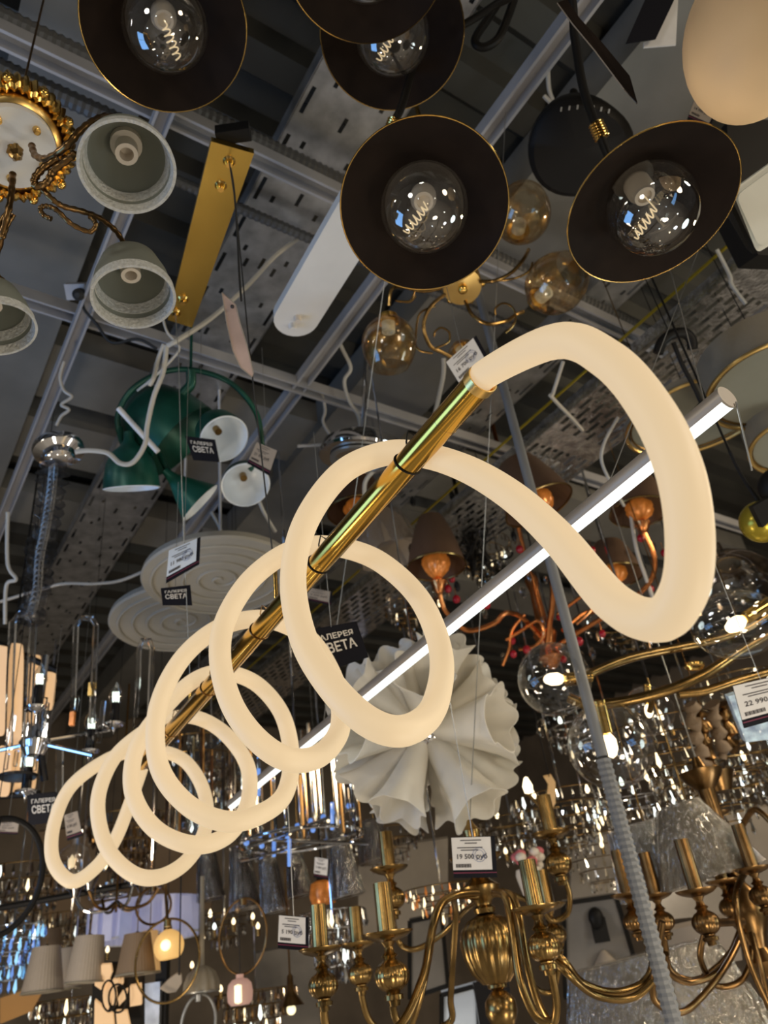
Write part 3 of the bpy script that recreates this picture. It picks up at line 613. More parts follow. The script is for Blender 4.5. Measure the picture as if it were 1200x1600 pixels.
garm([(62, 290, 1.19), (78, 308, 1.19), (98, 322, 1.2), (128, 330, 1.22), (158, 342, 1.26), (182, 362, 1.3), (196, 385, 1.33)], .0052)
garm([(80, 342, 1.2), (68, 336, 1.2), (63, 326, 1.2), (72, 322, 1.2), (88, 328, 1.2), (112, 350, 1.21), (140, 362, 1.22), (150, 350, 1.22), (140, 338, 1.22)], .0045, 'scroll')
garm([(20, 272, 1.27), (18, 300, 1.25), (12, 335, 1.24), (0, 380, 1.26), (-10, 420, 1.28), (5, 440, 1.3)], .006)
garm([(22, 335, 1.25), (12, 352, 1.25), (4, 372, 1.25), (0, 350, 1.25), (12, 330, 1.25)], .004, 'scroll')
def bell(px, py, d, rpx, n, deep=1.3, hgt=1.15):
    R = rpx * d / FPX; c = P(px, py, d); F = frame(c, n, (RT - n * RT.dot(n)).normalized()) @ Matrix.Diagonal((1, 1, deep, 1))
    oprof = [(R, 0), (.97 * R, -.12 * R), (.88 * R, -.45 * R), (.70 * R, -.80 * R), (.42 * R, -1.02 * R * hgt / 1.15), (.22 * R, -1.10 * R * hgt / 1.15)]
    iprof = [(r_ * .955, z * .97) for r_, z in oprof]
    sh = MB().lathe(oprof + iprof[::-1] + [oprof[0]], F, 44).build('shade', M['frost'], og)
    MB().lathe([(1.006 * R, .004 * R), (.985 * R, -.16 * R), (.890 * R, -.16 * R), (.94 * R, .004 * R), (1.006 * R, .004 * R)], F, 60).build('sugared_rim', M['sugar'], sh)
    MB().lathe([(.905 * R, -.26 * R), (.85 * R, -.44 * R), (.80 * R, -.44 * R), (.865 * R, -.26 * R), (.905 * R, -.26 * R)], F, 60).build('sugared_band', M['sugar'], sh)
    MB().lathe([(0, -1.12 * R), (.34 * R, -1.08 * R), (.34 * R, -.86 * R), (.24 * R, -.82 * R), (.24 * R, -.52 * R), (.15 * R, -.52 * R), (.15 * R, -.80 * R), (0, -.80 * R)], F, 26).build('lamp_socket', M['cream'], sh)
    MB().lathe([(0, -1.28 * R), (.10 * R, -1.26 * R), (.24 * R, -1.12 * R), (.24 * R, -1.06 * R), (0, -1.06 * R)], F, 20).build('gold_cup', M['bronze'], sh)
bell(199, 263, 1.16, 74, away(199, 263, 24, .05, 1))
bell(209, 466, 1.30, 64, away(209, 466, 42, .12, 1), 1.55)
bell(-4, 515, 1.24, 58, away(-4, 515, 46, .2, 1), 1.6)
MB().tube([F @ V((0, 0, -.05)), F @ V((0, 0, -.05)) + Z * .9], .0022, 8).build('rod', M['bronze'], og)
# pink tag on the black power cord
pk = [(347, 457), (358, 467), (368, 476), (375, 505), (386, 540), (396, 584), (394, 589), (376, 574), (364, 548), (354, 505)]
r = thing('price_tag', 'curled pinkish price tag hanging on the black cord right of the gold canopy', 'price tag', P(372, 520, 1.48), 'price tags on the lamps')
a = [P(x, y, 1.47) for x, y in pk]
MB().slab(a, cd(.2, -.3, -1), .002).build('card_board', M['card_pink'], r, smooth=False)
MB().tube(a, .0011, 5, closed=True).build('card_edge', M['card_tan'], r)
MB().ball(P(363, 479, 1.462), .004, 10, 6).build('eyelet', M['ink'], r)
# ------------------------------------------------------------------ amber chandelier (upper middle)
am = thing('amber_chandelier', 'gold chandelier with curling arms and amber flecked glass globes, behind the middle black shade', 'chandelier', P(725, 445, 2.1))
na = away(725, 445, 24, .2, 1)
F = frame(P(722, 447, 2.1), na, RT)
MB().lathe([(0, .012), (.02, .010), (.052, .006), (.054, 0), (.054, -.05), (0, -.05)], F, 36).build('canopy', M['goldplate'], am)
MB().ball(F @ V((0, 0, .02)), .014, 16, 10).build('finial', M['gold'], am)
for k in range(6):
    a = 2 * math.pi * k / 6; MB().ball(F @ V((.056 * math.cos(a), .056 * math.sin(a), -.02)), .011, 12, 8).build('knob', M['gold'], am)
MB().tube([F.translation, F.translation + Z * 1.0], .008, 8).build('rod', M['gold'], am)
def aarm(pts, r=.0052, nm='arm'): return MB().tube(pxs(pts, 8), r, 8).build(nm, M['brass_old'], am)
aarm([(750, 440, 2.08), (775, 438, 2.05), (800, 425, 2.05), (818, 405, 2.06), (826, 390, 2.1)])
aarm([(760, 440, 2.08), (800, 436, 2.04), (825, 425, 2.04), (832, 410, 2.05)], .003, 'scroll')
aarm([(727, 470, 2.08), (738, 492, 2.05), (762, 506, 2.04), (790, 502, 2.05), (806, 492, 2.05), (818, 487, 2.06)])
aarm([(790, 520, 2.04), (802, 508, 2.04), (806, 493, 2.04), (798, 478, 2.04), (785, 474, 2.04), (774, 482, 2.04), (774, 492, 2.04)], .003, 'scroll')
aarm([(695, 460, 2.08), (672, 480, 2.05), (662, 510, 2.03), (672, 540, 2.03), (690, 550, 2.04), (705, 558, 2.05)])
aarm([(678, 545, 2.03), (700, 535, 2.03), (702, 520, 2.03), (690, 512, 2.03), (680, 518, 2.03), (678, 526, 2.03)], .003, 'scroll')
aarm([(680, 478, 2.06), (656, 490, 2.05), (650, 520, 2.05), (652, 545, 2.05), (676, 552, 2.04)], .003, 'scroll')
aarm([(690, 450, 2.1), (660, 455, 2.1), (630, 448, 2.08), (612, 452, 2.05), (608, 478, 2.05)])
aarm([(648, 455, 2.06), (640, 470, 2.06), (618, 470, 2.06), (640, 472, 2.06), (650, 462, 2.05)], .0026, 'scroll')
def amber_globe(px, py, d, rpx, n, sc=(1, 1, 1)):
    R = rpx * d / FPX; F = frame(P(px, py, d), n, (RT - n * RT.dot(n)).normalized())
    prof = [(.30, -.98), (.62, -.80), (.88, -.45), (.98, 0), (.90, .45), (.74, .78), (.66, .92)]
    g = MB().lathe([(a * R, b * R) for a, b in cr(prof, 5)], F, 40).build('glass_shade', M['amber'], am)
    MB().lathe([(0, -1.28 * R), (.12 * R, -1.26 * R), (.34 * R, -1.12 * R), (.40 * R, -.90 * R), (.40 * R, -.84 * R), (0, -.84 * R)], F, 24).build('cap', M['gold'], g)
    MB().lathe([(0, -.84 * R), (.24 * R, -.84 * R), (.24 * R, -.45 * R), (.16 * R, -.45 * R), (.16 * R, -.6 * R), (0, -.6 * R)], F, 18).build('lamp_socket', M['white_enamel'], g)
amber_globe(608, 537, 2.05, 44, away(608, 537, 62, .04, 1))
amber_globe(868, 444, 2.08, 48, away(868, 444, 50, .75, -.65))
amber_globe(815, 335, 2.15, 46, away(815, 335, 38, .2, -.9))
amber_globe(728, 560, 2.15, 30, away(728, 560, 45, .4, .6))
price_tag([(697, 566), (744, 524), (765, 562), (722, 606)], 1.9, 'white price tag poking out behind the start of the lit spiral tube', '16 700 руб', cord=.3)
# ------------------------------------------------------------------ green bell chandelier, left
gc = thing('green_chandelier', 'green enamel chandelier with bell shades, white inside, left of the spiral', 'chandelier', P(265, 680, 2.4))
def gshade(px, py, d, rpx, n, hgt=1.3, cone=False):
    R = rpx * d / FPX; F = frame(P(px, py, d), n, (RT - n * RT.dot(n)).normalized())
    pr = [(1, 0), (.97, -.25), (.86, -.62), (.62, -.92), (.34, -1.06), (.20, -1.2), (.16, -1.42), (0, -1.44)] if not cone else [(1, 0), (.80, -.3), (.50, -.75), (.26, -1.12), (.20, -1.3), (.14, -1.5), (0, -1.52)]
    o = [(a * R, b * R * hgt / 1.3) for a, b in pr]; sh = MB().lathe(o[::-1] + [(R * .985, -.01 * R)], F, 40).build('shade', M['green'], gc)
    i = [(a * R * .955, b * R * hgt / 1.3 * .96 + .002) for a, b in pr[:5]] + [(0, -1.0 * R * hgt / 1.3)]
    MB().lathe([(R * 1.005, 0)] + i, F, 40).build('white_lining', M['white_enamel'], sh)
    MB().lathe([(0, -.95 * R), (.15 * R, -.93 * R), (.15 * R, -.62 * R), (0, -.62 * R)], F, 16).build('lamp_socket', M['brass_old'], sh)
    return F
gshade(350, 686, 2.35, 40, away(350, 686, 34, .35, .45), 1.9)
gshade(384, 758, 2.45, 38, away(384, 758, 28, .2, .7), 1.2)
gshade(206, 763, 2.35, 43, away(206, 763, 84, .06, 1), 1.9)
gshade(313, 786, 2.4, 38, away(313, 786, 82, .74, .67), 1.7, True)
F = frame(P(262, 672, 2.5), away(262, 672, 70, .35, .3), RT)
MB().lathe([(0, -.16), (.05, -.155), (.11, -.10), (.14, -.02), (.145, .06), (.14, .06), (.10, -.06), (0, -.13)], F, 40).build('dome', M['green'], gc)
MB().tube(pxs([(190, 690, 2.4), (184, 650, 2.4), (205, 610, 2.4), (250, 583, 2.42), (300, 578, 2.45), (360, 598, 2.48), (400, 645, 2.5), (410, 700, 2.5)], 8), .009, 10).build('ring_arm', M['green'], gc)
MB().tube(pxs([(298, 578, 2.45), (298, 600, 2.45), (286, 615, 2.45), (270, 640, 2.46)], 8), .016, 10).build('stem', M['green'], gc)
MB().tube(pxs([(188, 668, 2.4), (190, 690, 2.38), (200, 705, 2.36)], 8), .008, 10).build('stem', M['green'], gc)
MB().tube(pxs([(410, 700, 2.5), (400, 722, 2.5), (390, 735, 2.5)], 8), .008, 10).build('stem', M['green'], gc)
MB().tube(pxs([(250, 710, 2.45), (262, 735, 2.44), (275, 748, 2.43)], 8), .010, 10).build('stem', M['green'], gc)
MB().tube([P(298, 580, 2.45), P(298, 580, 2.45) + Z * .6], .005, 8).build('rod', M['green'], gc)
tagp(MB().tube([P(185, 638, 2.3), P(247, 706, 2.3)], .0085, 10).build('line_lamp', M['white']), 'slim unlit white stick lamp crossing the green chandelier', 'lamp')
shop_card([(289, 681), (336, 687), (343, 722), (302, 719)], 2.2, 'black shop name card in front of the white cup of the green lamp', .5)
price_tag([(401, 691), (433, 704), (420, 743), (386, 724)], 2.25, 'tan price tag beside the white cups of the green lamp', '21 300 руб', 'card_tan', .4, stamp=False, side=False)
price_tag([(264, 860), (313, 839), (311, 882), (259, 912)], 1.75, 'bluish white price tag above a black shop card, left of the spiral', '11 980 руб', 'card_blue', 1.0)
shop_card([(251, 919), (297, 914), (300, 946), (254, 946)], 1.8, 'black shop name card in front of the white swirl lamp', .3)
shop_card([(477, 985), (557, 971), (576, 1027), (500, 1052)], 1.55, 'black shop name card seen through the second loop, left of the white flower lamp', .5)
shop_card([(42, 1241), (92, 1237), (94, 1283), (45, 1290)], 2.5, 'black shop name card left of the last loop of the spiral', .6)
# chrome canopy with plastic-wrapped chain
r = thing('chrome_canopy', 'polished chrome ceiling canopy with a plastic-wrapped chain, left of the green lamp', 'canopy', P(95, 705, 2.3))
F = frame(P(92, 705, 2.3), away(92, 705, 50, .1, 1), RT)
MB().lathe([(0, .040), (.036, .038), (.044, .032), (.046, .012), (.072, .004), (.075, -.006), (.072, -.018), (0, -.018)], F, 40).build('canopy', M['chrome'], r)
pts = pxs([(84, 725, 2.3), (80, 770, 2.32), (72, 820, 2.36), (62, 870, 2.4), (58, 920, 2.44), (47, 965, 2.48)], 12); rr = [.036 + .008 * math.sin(i * 1.7) + .008 * math.sin(i * 4.1) for i in range(len(pts))]
MB().tube(pts, rr, 12).build('plastic_sleeve', M['sleeve'], r)
for i in range(0, len(pts) - 1, 1):
    c = pts[i]; t = (pts[i + 1] - pts[i]).normalized()
    MB().ring(c, t.cross(RT if i % 2 else UP).normalized(), .013, .0022, 14, 5, .022, t.cross(t.cross(RT if i % 2 else UP)).normalized()).build('chain_link', M['wire'], r)
# white swirl lamps
def swirl(px, py, d, R, label, tilt, tall=.03):
    n = away(px, py, tilt, .03, 1); F = frame(P(px, py, d), n, RT); r = thing('swirl_lamp', label, 'ceiling lamp', F.translation, 'white swirl disc lamps')
    MB().lathe([(0, 0), (R, 0), (R * 1.02, -.008), (R * 1.0, -tall), (R * .6, -tall - .03), (0, -tall - .03)], F, 56).build('disc', M['swirl'], r)
    pts = [];
    for k in range(220):
        a = k * .14; q = R * .97 * k / 219.; pts.append(F @ V((q * math.cos(a), q * math.sin(a), .002)))
    MB().tube(pts, R * .022, 6).build('spiral_ridge', M['swirl'], r)
    MB().tube([F @ V((0, 0, -.03)), F @ V((0, 0, -.03)) + Z * .9], .006, 6).build('rod', M['white'], r)
swirl(345, 905, 2.75, .27, 'upper white swirl disc lamp, behind the bluish price tag', 60)
swirl(285, 970, 3.12, .28, 'lower white swirl disc lamp, partly behind the third loop', 62)
# ------------------------------------------------------------------ white flower lamp
fl_c = P(664, 1143, 2.1); fr = thing('flower_lamp', 'white flower ball lamp made of many fluted silicone trumpets, behind the line lamp', 'lamp', fl_c)
MB().ball(fl_c, .055, 20, 12).build('core', M['chrome'], fr)
def trumpet():
    m = MB(); n = 80; prof = [0, .06, .15, .3, .45, .6, .75, .88, 1.0]; vs = []; fs = []; q = len(prof)
    for sh in (0, -.0025):
        for t in prof:
            for k in range(n):
                a = 2 * math.pi * k / n; w_ = .20 * max(0, t - .1) ** 1.8
                rr = (.027 + .034 * t + .010 * max(0, t - .8) / .2 * (t > .8) + sh) * (1 + w_ * math.cos(5 * a) + w_ * .25 * math.cos(3 * a + 1))
                vs.append(V((rr * math.cos(a), rr * math.sin(a), .045 + .205 * t + .008 * t * t * math.cos(5 * a))))
    for s_ in (0, 1):
        for i in range(q - 1):
            for k in range(n):
                b = s_ * q * n + i * n; fs.append((b + k, b + (k + 1) % n, b + n + (k + 1) % n, b + n + k))
    for k in range(n): fs.append(((q - 1) * n + k, (q - 1) * n + (k + 1) % n, q * n + (q - 1) * n + (k + 1) % n, q * n + (q - 1) * n + k))
    for k in range(n): fs.append((k, (k + 1) % n, q * n + (k + 1) % n, q * n + k))
    return m.add(vs, fs)
proto = None; bp_ = None; rnd = random.Random(4)
DIRS = [(.62, 5, .35), (.12, 10, .1), (-.42, 9, .4), (-.85, 4, .2)]
for zz, th in [(z_ + rnd.uniform(-.08, .08), 6.2832 * (k + ph) / n_ + rnd.uniform(-.06, .06)) for z_, n_, ph in DIRS for k in range(n_)]:
    rad = math.sqrt(1 - zz * zz)
    dloc = V((rad * math.cos(th), rad * math.sin(th), zz)); dw = (RT * dloc.x + UP * dloc.y - FWD * dloc.z).normalized()
    if proto is None:
        o = proto = trumpet().build('petal', M['petal'], fr, off=V((0, 0, 0)), ang=60); b_ = bp_ = MB().ball((0, 0, .085), .014, 12, 8, (1, 1, 1.8)).build('bulb', M['white'], o, off=V((0, 0, 0)))
    else:
        o = proto.copy(); COL.objects.link(o); o.parent = fr; b_ = bp_.copy(); COL.objects.link(b_); b_.parent = o
    s_ = .93 + .12 * rnd.random()
    o.matrix_basis = frame(V((0, 0, 0)), dw) @ Matrix.Rotation(rnd.random() * 6.28, 4, 'Z') @ Matrix.Diagonal((s_ * (1 + .22 * rnd.random()), s_, s_, 1))
MB().tube([fl_c, fl_c + Z * 1.5], .003, 8).build('rod', M['chrome'], fr)
# ------------------------------------------------------------------ white drum lamps at right
def drum(px, py, d, R, H, n, label):
    F = frame(P(px, py, d), n, RT); r = thing('drum_lamp', label, 'ceiling lamp', F.translation, 'cloth drum lamps')
    MB().lathe([(R, 0), (R, -H), (R * .985, -H), (R * .985, 0), (R, 0)], F, 64).build('cloth_side', M['drum'], r)
    MB().lathe([(0, -.012), (R * .93, -.012), (R * .93, -.018), (0, -.018)], F, 64).build('diffuser', M['drum_diff'], r)
    MB().ring(F @ V((0, 0, -.004)), n, R * .998, .006, 80, 8).build('gold_rim', M['goldplate'], r)
    MB().ring(F @ V((0, 0, -.010)), n, R * .93, .004, 80, 8).build('inner_rim', M['brass_old'], r)
    MB().tube([F @ V((0, 0, -H)), F @ V((0, 0, -H)) + Z * .6], .0016, 8).build('rod', M['black'], r)
drum(1215, 605, 2.1, .185, .115, away(1215, 605, 55, .40, .92), 'upper cloth drum lamp with a gold rim, above the end of the line lamp')
drum(1090, 655, 2.52, .230, .03, away(1090, 650, 62, .36, .93), 'middle cloth drum lamp lying just under the end of the line lamp')
drum(1236, 700, 2.2, .11, .10, away(1236, 700, 50, .4, .92), 'small cloth drum lamp cut by the right edge')
hk = thing('hook_lamp', 'black lamp with a thick curved arm, right above the big lit loop', 'lamp', P(1055, 560, 2.0))
MB().tube(pxs([(1028, 552, 2.0), (1034, 535, 2.0), (1048, 523, 2.0), (1068, 520, 2.0), (1080, 530, 2.0), (1082, 545, 2.0)], 8), .014, 10).build('curved_arm', M['black'], hk)
MB().tube(pxs([(1052, 535, 2.0), (1066, 570, 2.0), (1082, 600, 2.0), (1094, 625, 2.0), (1100, 640, 2.0)], 6), .006, 8).build('rod', M['black'], hk)
MB().lathe([(0, 0), (.018, 0), (.02, .006), (.008, .02), (0, .025)], frame(P(1098, 640, 2.0), UP), 20).build('foot', M['black'], hk)
MB().tube([P(1050, 530, 2.0), P(1050, 530, 2.0) + Z * .6], .0016, 8).build('cord', M['black'], hk)
for pts, lab in (([(1150, 700, 1.7), (1158, 735, 1.7), (1170, 770, 1.7), (1192, 800, 1.7)], 'black rod leading down to the yellow ball lamp'),):
    pass
yl = thing('ball_lamp', 'yellow-gold ball lamp with a black strap at the right edge', 'lamp', P(1188, 815, 1.7))
MB().ball(P(1190, 815, 1.7), .047, 28, 18).build('ball', M['yellow'], yl)
MB().slab([P(1176, 792, 1.63), P(1215, 770, 1.63), P(1215, 805, 1.63), P(1192, 824, 1.63)], FWD, .02).build('strap', M['black'], yl, smooth=False)
MB().ball(P(1216, 760, 1.68), .042, 24, 14).build('cap', M['black'], yl)
MB().tube(pxs([(1140, 705, 1.75), (1160, 745, 1.73), (1190, 790, 1.7)], 6), .004, 8).build('rod', M['black'], yl)
MB().tube([P(1140, 705, 1.75), P(1140, 705, 1.75) + Z * 1.2], .003, 6).build('cord', M['black'], yl)
# ------------------------------------------------------------------ crystal loop chandelier, left
cl_ = thing('crystal_chandelier', 'chandelier of tall clear glass loops and cool lit candle bulbs at the left edge', 'chandelier', P(80, 1150, 2.5))
def gloop(pts, d, name='glass_loop', r=.010):
    MB().tube([P(x, y, d) for x, y in pts], r, 4, ).build(name, M['crystal'], cl_, smooth=False)
gloop([(14, 1165), (16, 1060), (20, 972), (31, 959), (47, 962), (52, 975), (47, 1060), (42, 1165)], 2.45, r=.013)
gloop([(113, 1130), (116, 1050), (119, 978), (128, 965), (143, 966), (150, 978), (147, 1050), (143, 1130)], 2.55)
gloop([(212, 1120), (216, 1060), (217, 1015), (222, 1000), (233, 1000), (238, 1015), (236, 1060), (234, 1120)], 2.75)
gloop([(66, 1185), (68, 1120), (70, 1090)], 2.5, 'glass_rod'); gloop([(155, 1160), (160, 1110), (162, 1095)], 2.6, 'glass_rod')
gloop([(93, 1240), (93, 1170)], 2.5, 'glass_rod', .014); gloop([(140, 1215), (141, 1150)], 2.55, 'glass_rod', .012)
for x, y, d in ((62, 1062, 2.5), (181, 1090, 2.65), (143, 1131, 2.6), (46, 1190, 2.5)):
    MB().lathe([(0, -.02), (.018, -.016), (.024, 0), (.020, .022), (.010, .042), (.003, .055), (0, .056)], T(P(x, y, d)), 20).build('bulb_glass', M['bulbglass'], cl_)
    for k in (-1, 0, 1): MB().tube([P(x + k * 4, y + 7, d), P(x + k * 4, y - 9, d)], .0032, 6).build('filament', M['bulb_cool'], cl_)
    q = P(x, y, d) - Z * .02; MB().lathe([(0, 0), (.014, 0), (.016, -.08), (0, -.08)], T(q), 14).build('candle_sleeve', M['black_glossy'], cl_)
    MB().lathe([(0, -.08), (.030, -.078), (.034, -.072), (.006, -.086), (0, -.11)], T(q), 18).build('drip_pan', M['chrome'], cl_)
def cbar(a, b, d0, d1, m='chrome', r=.007): MB().tube([P(*a, d0), P(*b, d1)], r, 8).build('arm', M[m], cl_)
cbar((60, 1158), (172, 1140), 2.5, 2.62); cbar((58, 1160), (145, 1180), 2.5, 2.45); cbar((58, 1160), (0, 1172), 2.5, 2.5); cbar((60, 1150), (70, 1220), 2.5, 2.48, 'black_glossy', .012)
MB().lathe([(0, -.05), (.03, -.045), (.05, 0), (.03, .04), (.012, .06), (.012, .30), (0, .30)], T(P(55, 1160, 2.5)), 24).build('hub', M['chrome'], cl_)
MB().lathe([(0, -.01), (.055, -.008), (.06, 0), (0, .004)], T(P(28, 1212, 2.45)), 28).build('drip_pan', M['black_glossy'], cl_)
MB().box(.014, .014, .045, T(P(142, 1077, 2.55))).build('yellow_prism', M['goldplate'], cl_, smooth=False)
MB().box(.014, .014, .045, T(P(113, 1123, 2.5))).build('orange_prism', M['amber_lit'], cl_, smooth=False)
for x, y in ((20, 1130), (12, 1150), (38, 1140), (70, 1140), (48, 1100), (73, 1110), (25, 1185), (36, 1190), (55, 1192), (10, 1190), (120, 1100), (173, 1125)):
    MB().box(.010, .010, .05, T(P(x, y, 2.48))).build('prism', M['crystal'], cl_, smooth=False)
MB().tube([P(47, 965, 2.48), P(47, 965, 2.48) + Z * .02], .004, 6).build('hook', M['chrome'], cl_)
# lit slat lamp behind it
sll = thing('slat_lamp', 'lamp of warm lit vertical slats glowing behind the glass loops at the left edge', 'lamp', P(30, 1110, 2.8))
for x0, x1, y0, y1 in ((-8, 11, 1008, 1150), (13, 35, 1004, 1215), (46, 62, 1022, 1130), (66, 86, 1049, 1110), (-6, 18, 1165, 1245), (22, 42, 1216, 1240), (46, 58, 1180, 1235)):
    d = 2.8 + .002 * x0; MB().slab(rquad([(x0 + 3, y0), (x1 + 2, y0 + 3), (x1 - 4, y1), (x0 - 4, y1)], d, .2), FWD, .006).build('lit_slat', M['lit_slat'], sll, ang=50)
MB().tube([P(-15, 1000, 2.85), P(90, 1048, 2.85)], .012, 8).build('frame', M['black'], sll)
MB().tube([P(-15, 1245, 2.82), P(62, 1240, 2.82)], .012, 8).build('frame', M['black'], sll)
MB().tube([P(20, 1010, 2.85), P(20, 1010, 2.85) + Z * 1.0], .004, 6).build('cord', M['black'], sll)
# ------------------------------------------------------------------ copper chandelier with organza shades and red beads
co = thing('copper_chandelier', 'copper chandelier with brown organza bell shades and red glass beads, right of the middle', 'chandelier', P(840, 950, 3.1))
def oshade(px, py, d, w0, w1, h, tiltx=.0):
    s = d / FPX; c = P(px, py, d); up = (Z + RT * tiltx).normalized(); F = frame(c, up, RT)
    r0, r1, hh = w0 * s, w1 * s, h * s * 1.15; rc = r1 * .8
    sh = MB().lathe([(r0, hh), (r0 + (r1 - r0) * .35, hh * .75), (r0 + (r1 - r0) * .72, hh * .38), (r1, 0)], F, 40).build('shade', M['brown_shade'], co)
    MB().ring(F.translation, up, r1, .004, 48, 6).build('rim_trim', M['brass_old'], sh)
    MB().lathe([(0, hh * .34), (rc * .30, hh * .30), (rc * .55, hh * .16), (rc * .58, hh * .06), (rc * .46, -hh * .08), (rc * .2, -hh * .20), (0, -hh * .22)], F, 48, lambda a, z: 1 + .07 * math.cos(a * 8)).build('glowing_cup', M['amber_lit'], sh)
    MB().lathe([(0, -hh * .55), (.014, -hh * .5), (.03, -hh * .3), (.012, -hh * .2), (0, -hh * .2)], F, 16).build('copper_cup', M['copper'], sh)
    return c
oshade(682, 886, 3.0, 20, 46, 78, .05)
oshade(842, 790, 2.9, 30, 56, 74, -.25)
oshade(1000, 800, 3.0, 26, 46, 60, .1)
oshade(560, 800, 3.3, 26, 48, 60, .0)
oshade(960, 900, 3.3, 22, 44, 50, .1)
def carm(pts, r=.010): MB().tube(pxs(pts, 8), r, 8).build('arm', M['copper'], co)
carm([(683, 905, 3.0), (690, 940, 3.0), (700, 960, 3.0), (730, 985, 3.0), (770, 975, 3.0), (790, 958, 3.0), (815, 965, 3.05), (850, 1000, 3.1)])
carm([(853, 820, 2.95), (860, 870, 3.0), (864, 930, 3.0), (858, 980, 3.05), (852, 1040, 3.1)], .012)
carm([(1005, 830, 3.0), (1022, 870, 3.0), (1018, 905, 3.0), (990, 935, 3.0), (950, 960, 3.05), (900, 990, 3.1), (855, 1020, 3.1)])
carm([(960, 915, 3.3), (940, 950, 3.25), (910, 960, 3.2), (880, 985, 3.1)])
carm([(790, 1000, 3.05), (815, 985, 3.05), (840, 970, 3.05), (850, 990, 3.05), (835, 1010, 3.05), (810, 1015, 3.05)], .007)
carm([(870, 960, 3.05), (890, 945, 3.05), (915, 930, 3.05), (925, 950, 3.05), (900, 975, 3.05)], .007)
carm([(820, 960, 3.05), (800, 985, 3.05), (795, 1015, 3.05), (785, 1040, 3.05)], .007)
MB().lathe([(0, -.10), (.02, -.09), (.05, -.05), (.03, 0), (.05, .05), (.025, .11), (.02, .25), (.03, .30), (.01, .34), (.01, 1.6), (0, 1.6)], T(P(856, 1010, 3.1)), 24).build('stem', M['copper'], co)
rb = random.Random(5)
for x, y in ((700, 920), (713, 936), (812, 858), (1001, 841), (1038, 864), (1017, 920), (941, 990), (800, 1001), (802, 1022), (823, 1015), (874, 964), (706, 905), (880, 1030), (760, 945), (985, 950), (925, 860), (905, 1002)):
    c = P(x, y, 2.95 + rb.random() * .2); b = MB().ball(c, .013 + .003 * rb.random(), 14, 10, (1, 1, 1.15)).build('red_bead', M['berry'], co)
    MB().tube([c + Z * .014, c + Z * .05], .0015, 5).build('bead_wire', M['copper'], b)
for k in range(26):
    x, y = rb.uniform(640, 1030), rb.uniform(850, 1030); c = P(x, y, 3.0 + rb.random() * .3)
    MB().ball(c, .010 + .008 * rb.random(), 8, 5, (.8, .8, 1.6)).build('crystal_drop', M['crystal_warm' if k % 2 else 'crystal'], co, smooth=False)
# black twig chandelier behind the second loop
tw = thing('twig_chandelier', 'black chandelier of curled twigs hung with smoky drops, behind the second loop', 'chandelier', P(740, 830, 3.6))
for k in range(34):
    x, y = rb.gauss(740, 28), rb.uniform(770, 900); d = 3.6 + rb.uniform(-.15, .15)
    pts = [(740, 900 - k * 3, 3.6)] + [(740 + (x - 740) * t + rb.uniform(-14, 14), 900 - k * 3 + (y - 900 + k * 3) * t + rb.uniform(-12, 12), d) for t in (.4, .75, 1.)]
    MB().tube(pxs(pts, 4), .006, 5).build('twig', M['black'], tw)
for k in range(24):
    MB().ball(P(rb.gauss(740, 40), rb.uniform(765, 920), 3.55 + rb.random() * .2), .02, 8, 5, (.7, .5, 1.5)).build('drop', M['black_glossy'] if k % 3 else M['crystal_warm'], tw, smooth=False)
MB().tube([P(740, 900, 3.6), P(740, 900, 3.6) + Z * 1.6], .01, 8).build('stem', M['black'], tw)
# ------------------------------------------------------------------ chrome dome canopy behind the top of the second loop
r = thing('dome_canopy', 'chrome and grey dome canopy behind the top of the second loop', 'canopy', P(560, 705, 2.9))
F = frame(P(565, 715, 2.9), away(565, 715, 66, -.05, 1), RT)
MB().lathe([(0, .0), (.16, 0), (.165, -.01), (.15, -.05), (.09, -.09), (.03, -.11), (.01, -.12), (.01, -.5), (0, -.5)], F, 40).build('dome', M['chrome'], r)
MB().lathe([(.10, .002), (.12, .004), (.12, .012), (.10, .012), (.10, .002)], F, 40).build('ring', M['wire'], r)
r = thing('cloth_lamp', 'greyish cloth lamp wrapped in crumpled film, just behind the rod between the first two loops', 'lamp', P(590, 830, 3.2))
F = frame(P(612, 868, 3.2), (Z - RT * .2).normalized(), RT)
MB().lathe([(.13, 0), (.10, .14), (.06, .22), (0, .24)], F, 30, lambda a, z: 1 + .05 * math.cos(a * 7 + z * 30)).build('shade', M['pleat'], r)
MB().lathe([(.14, -.02), (.11, .15), (.07, .24), (0, .26)], F, 30, lambda a, z: 1 + .08 * math.cos(a * 9 + z * 40)).build('film', M['wrap'], r)
MB().tube([F.translation + Z * .24, F.translation + Z * 1.4], .006, 6).build('rod', M['chrome'], r)
price_tag([(482, 918), (520, 925), (517, 946), (480, 938)], 2.8, 'brown shaded price tag seen through the second loop, left of its shop card', '9 300 руб', 'card_tan', .4, stamp=False)
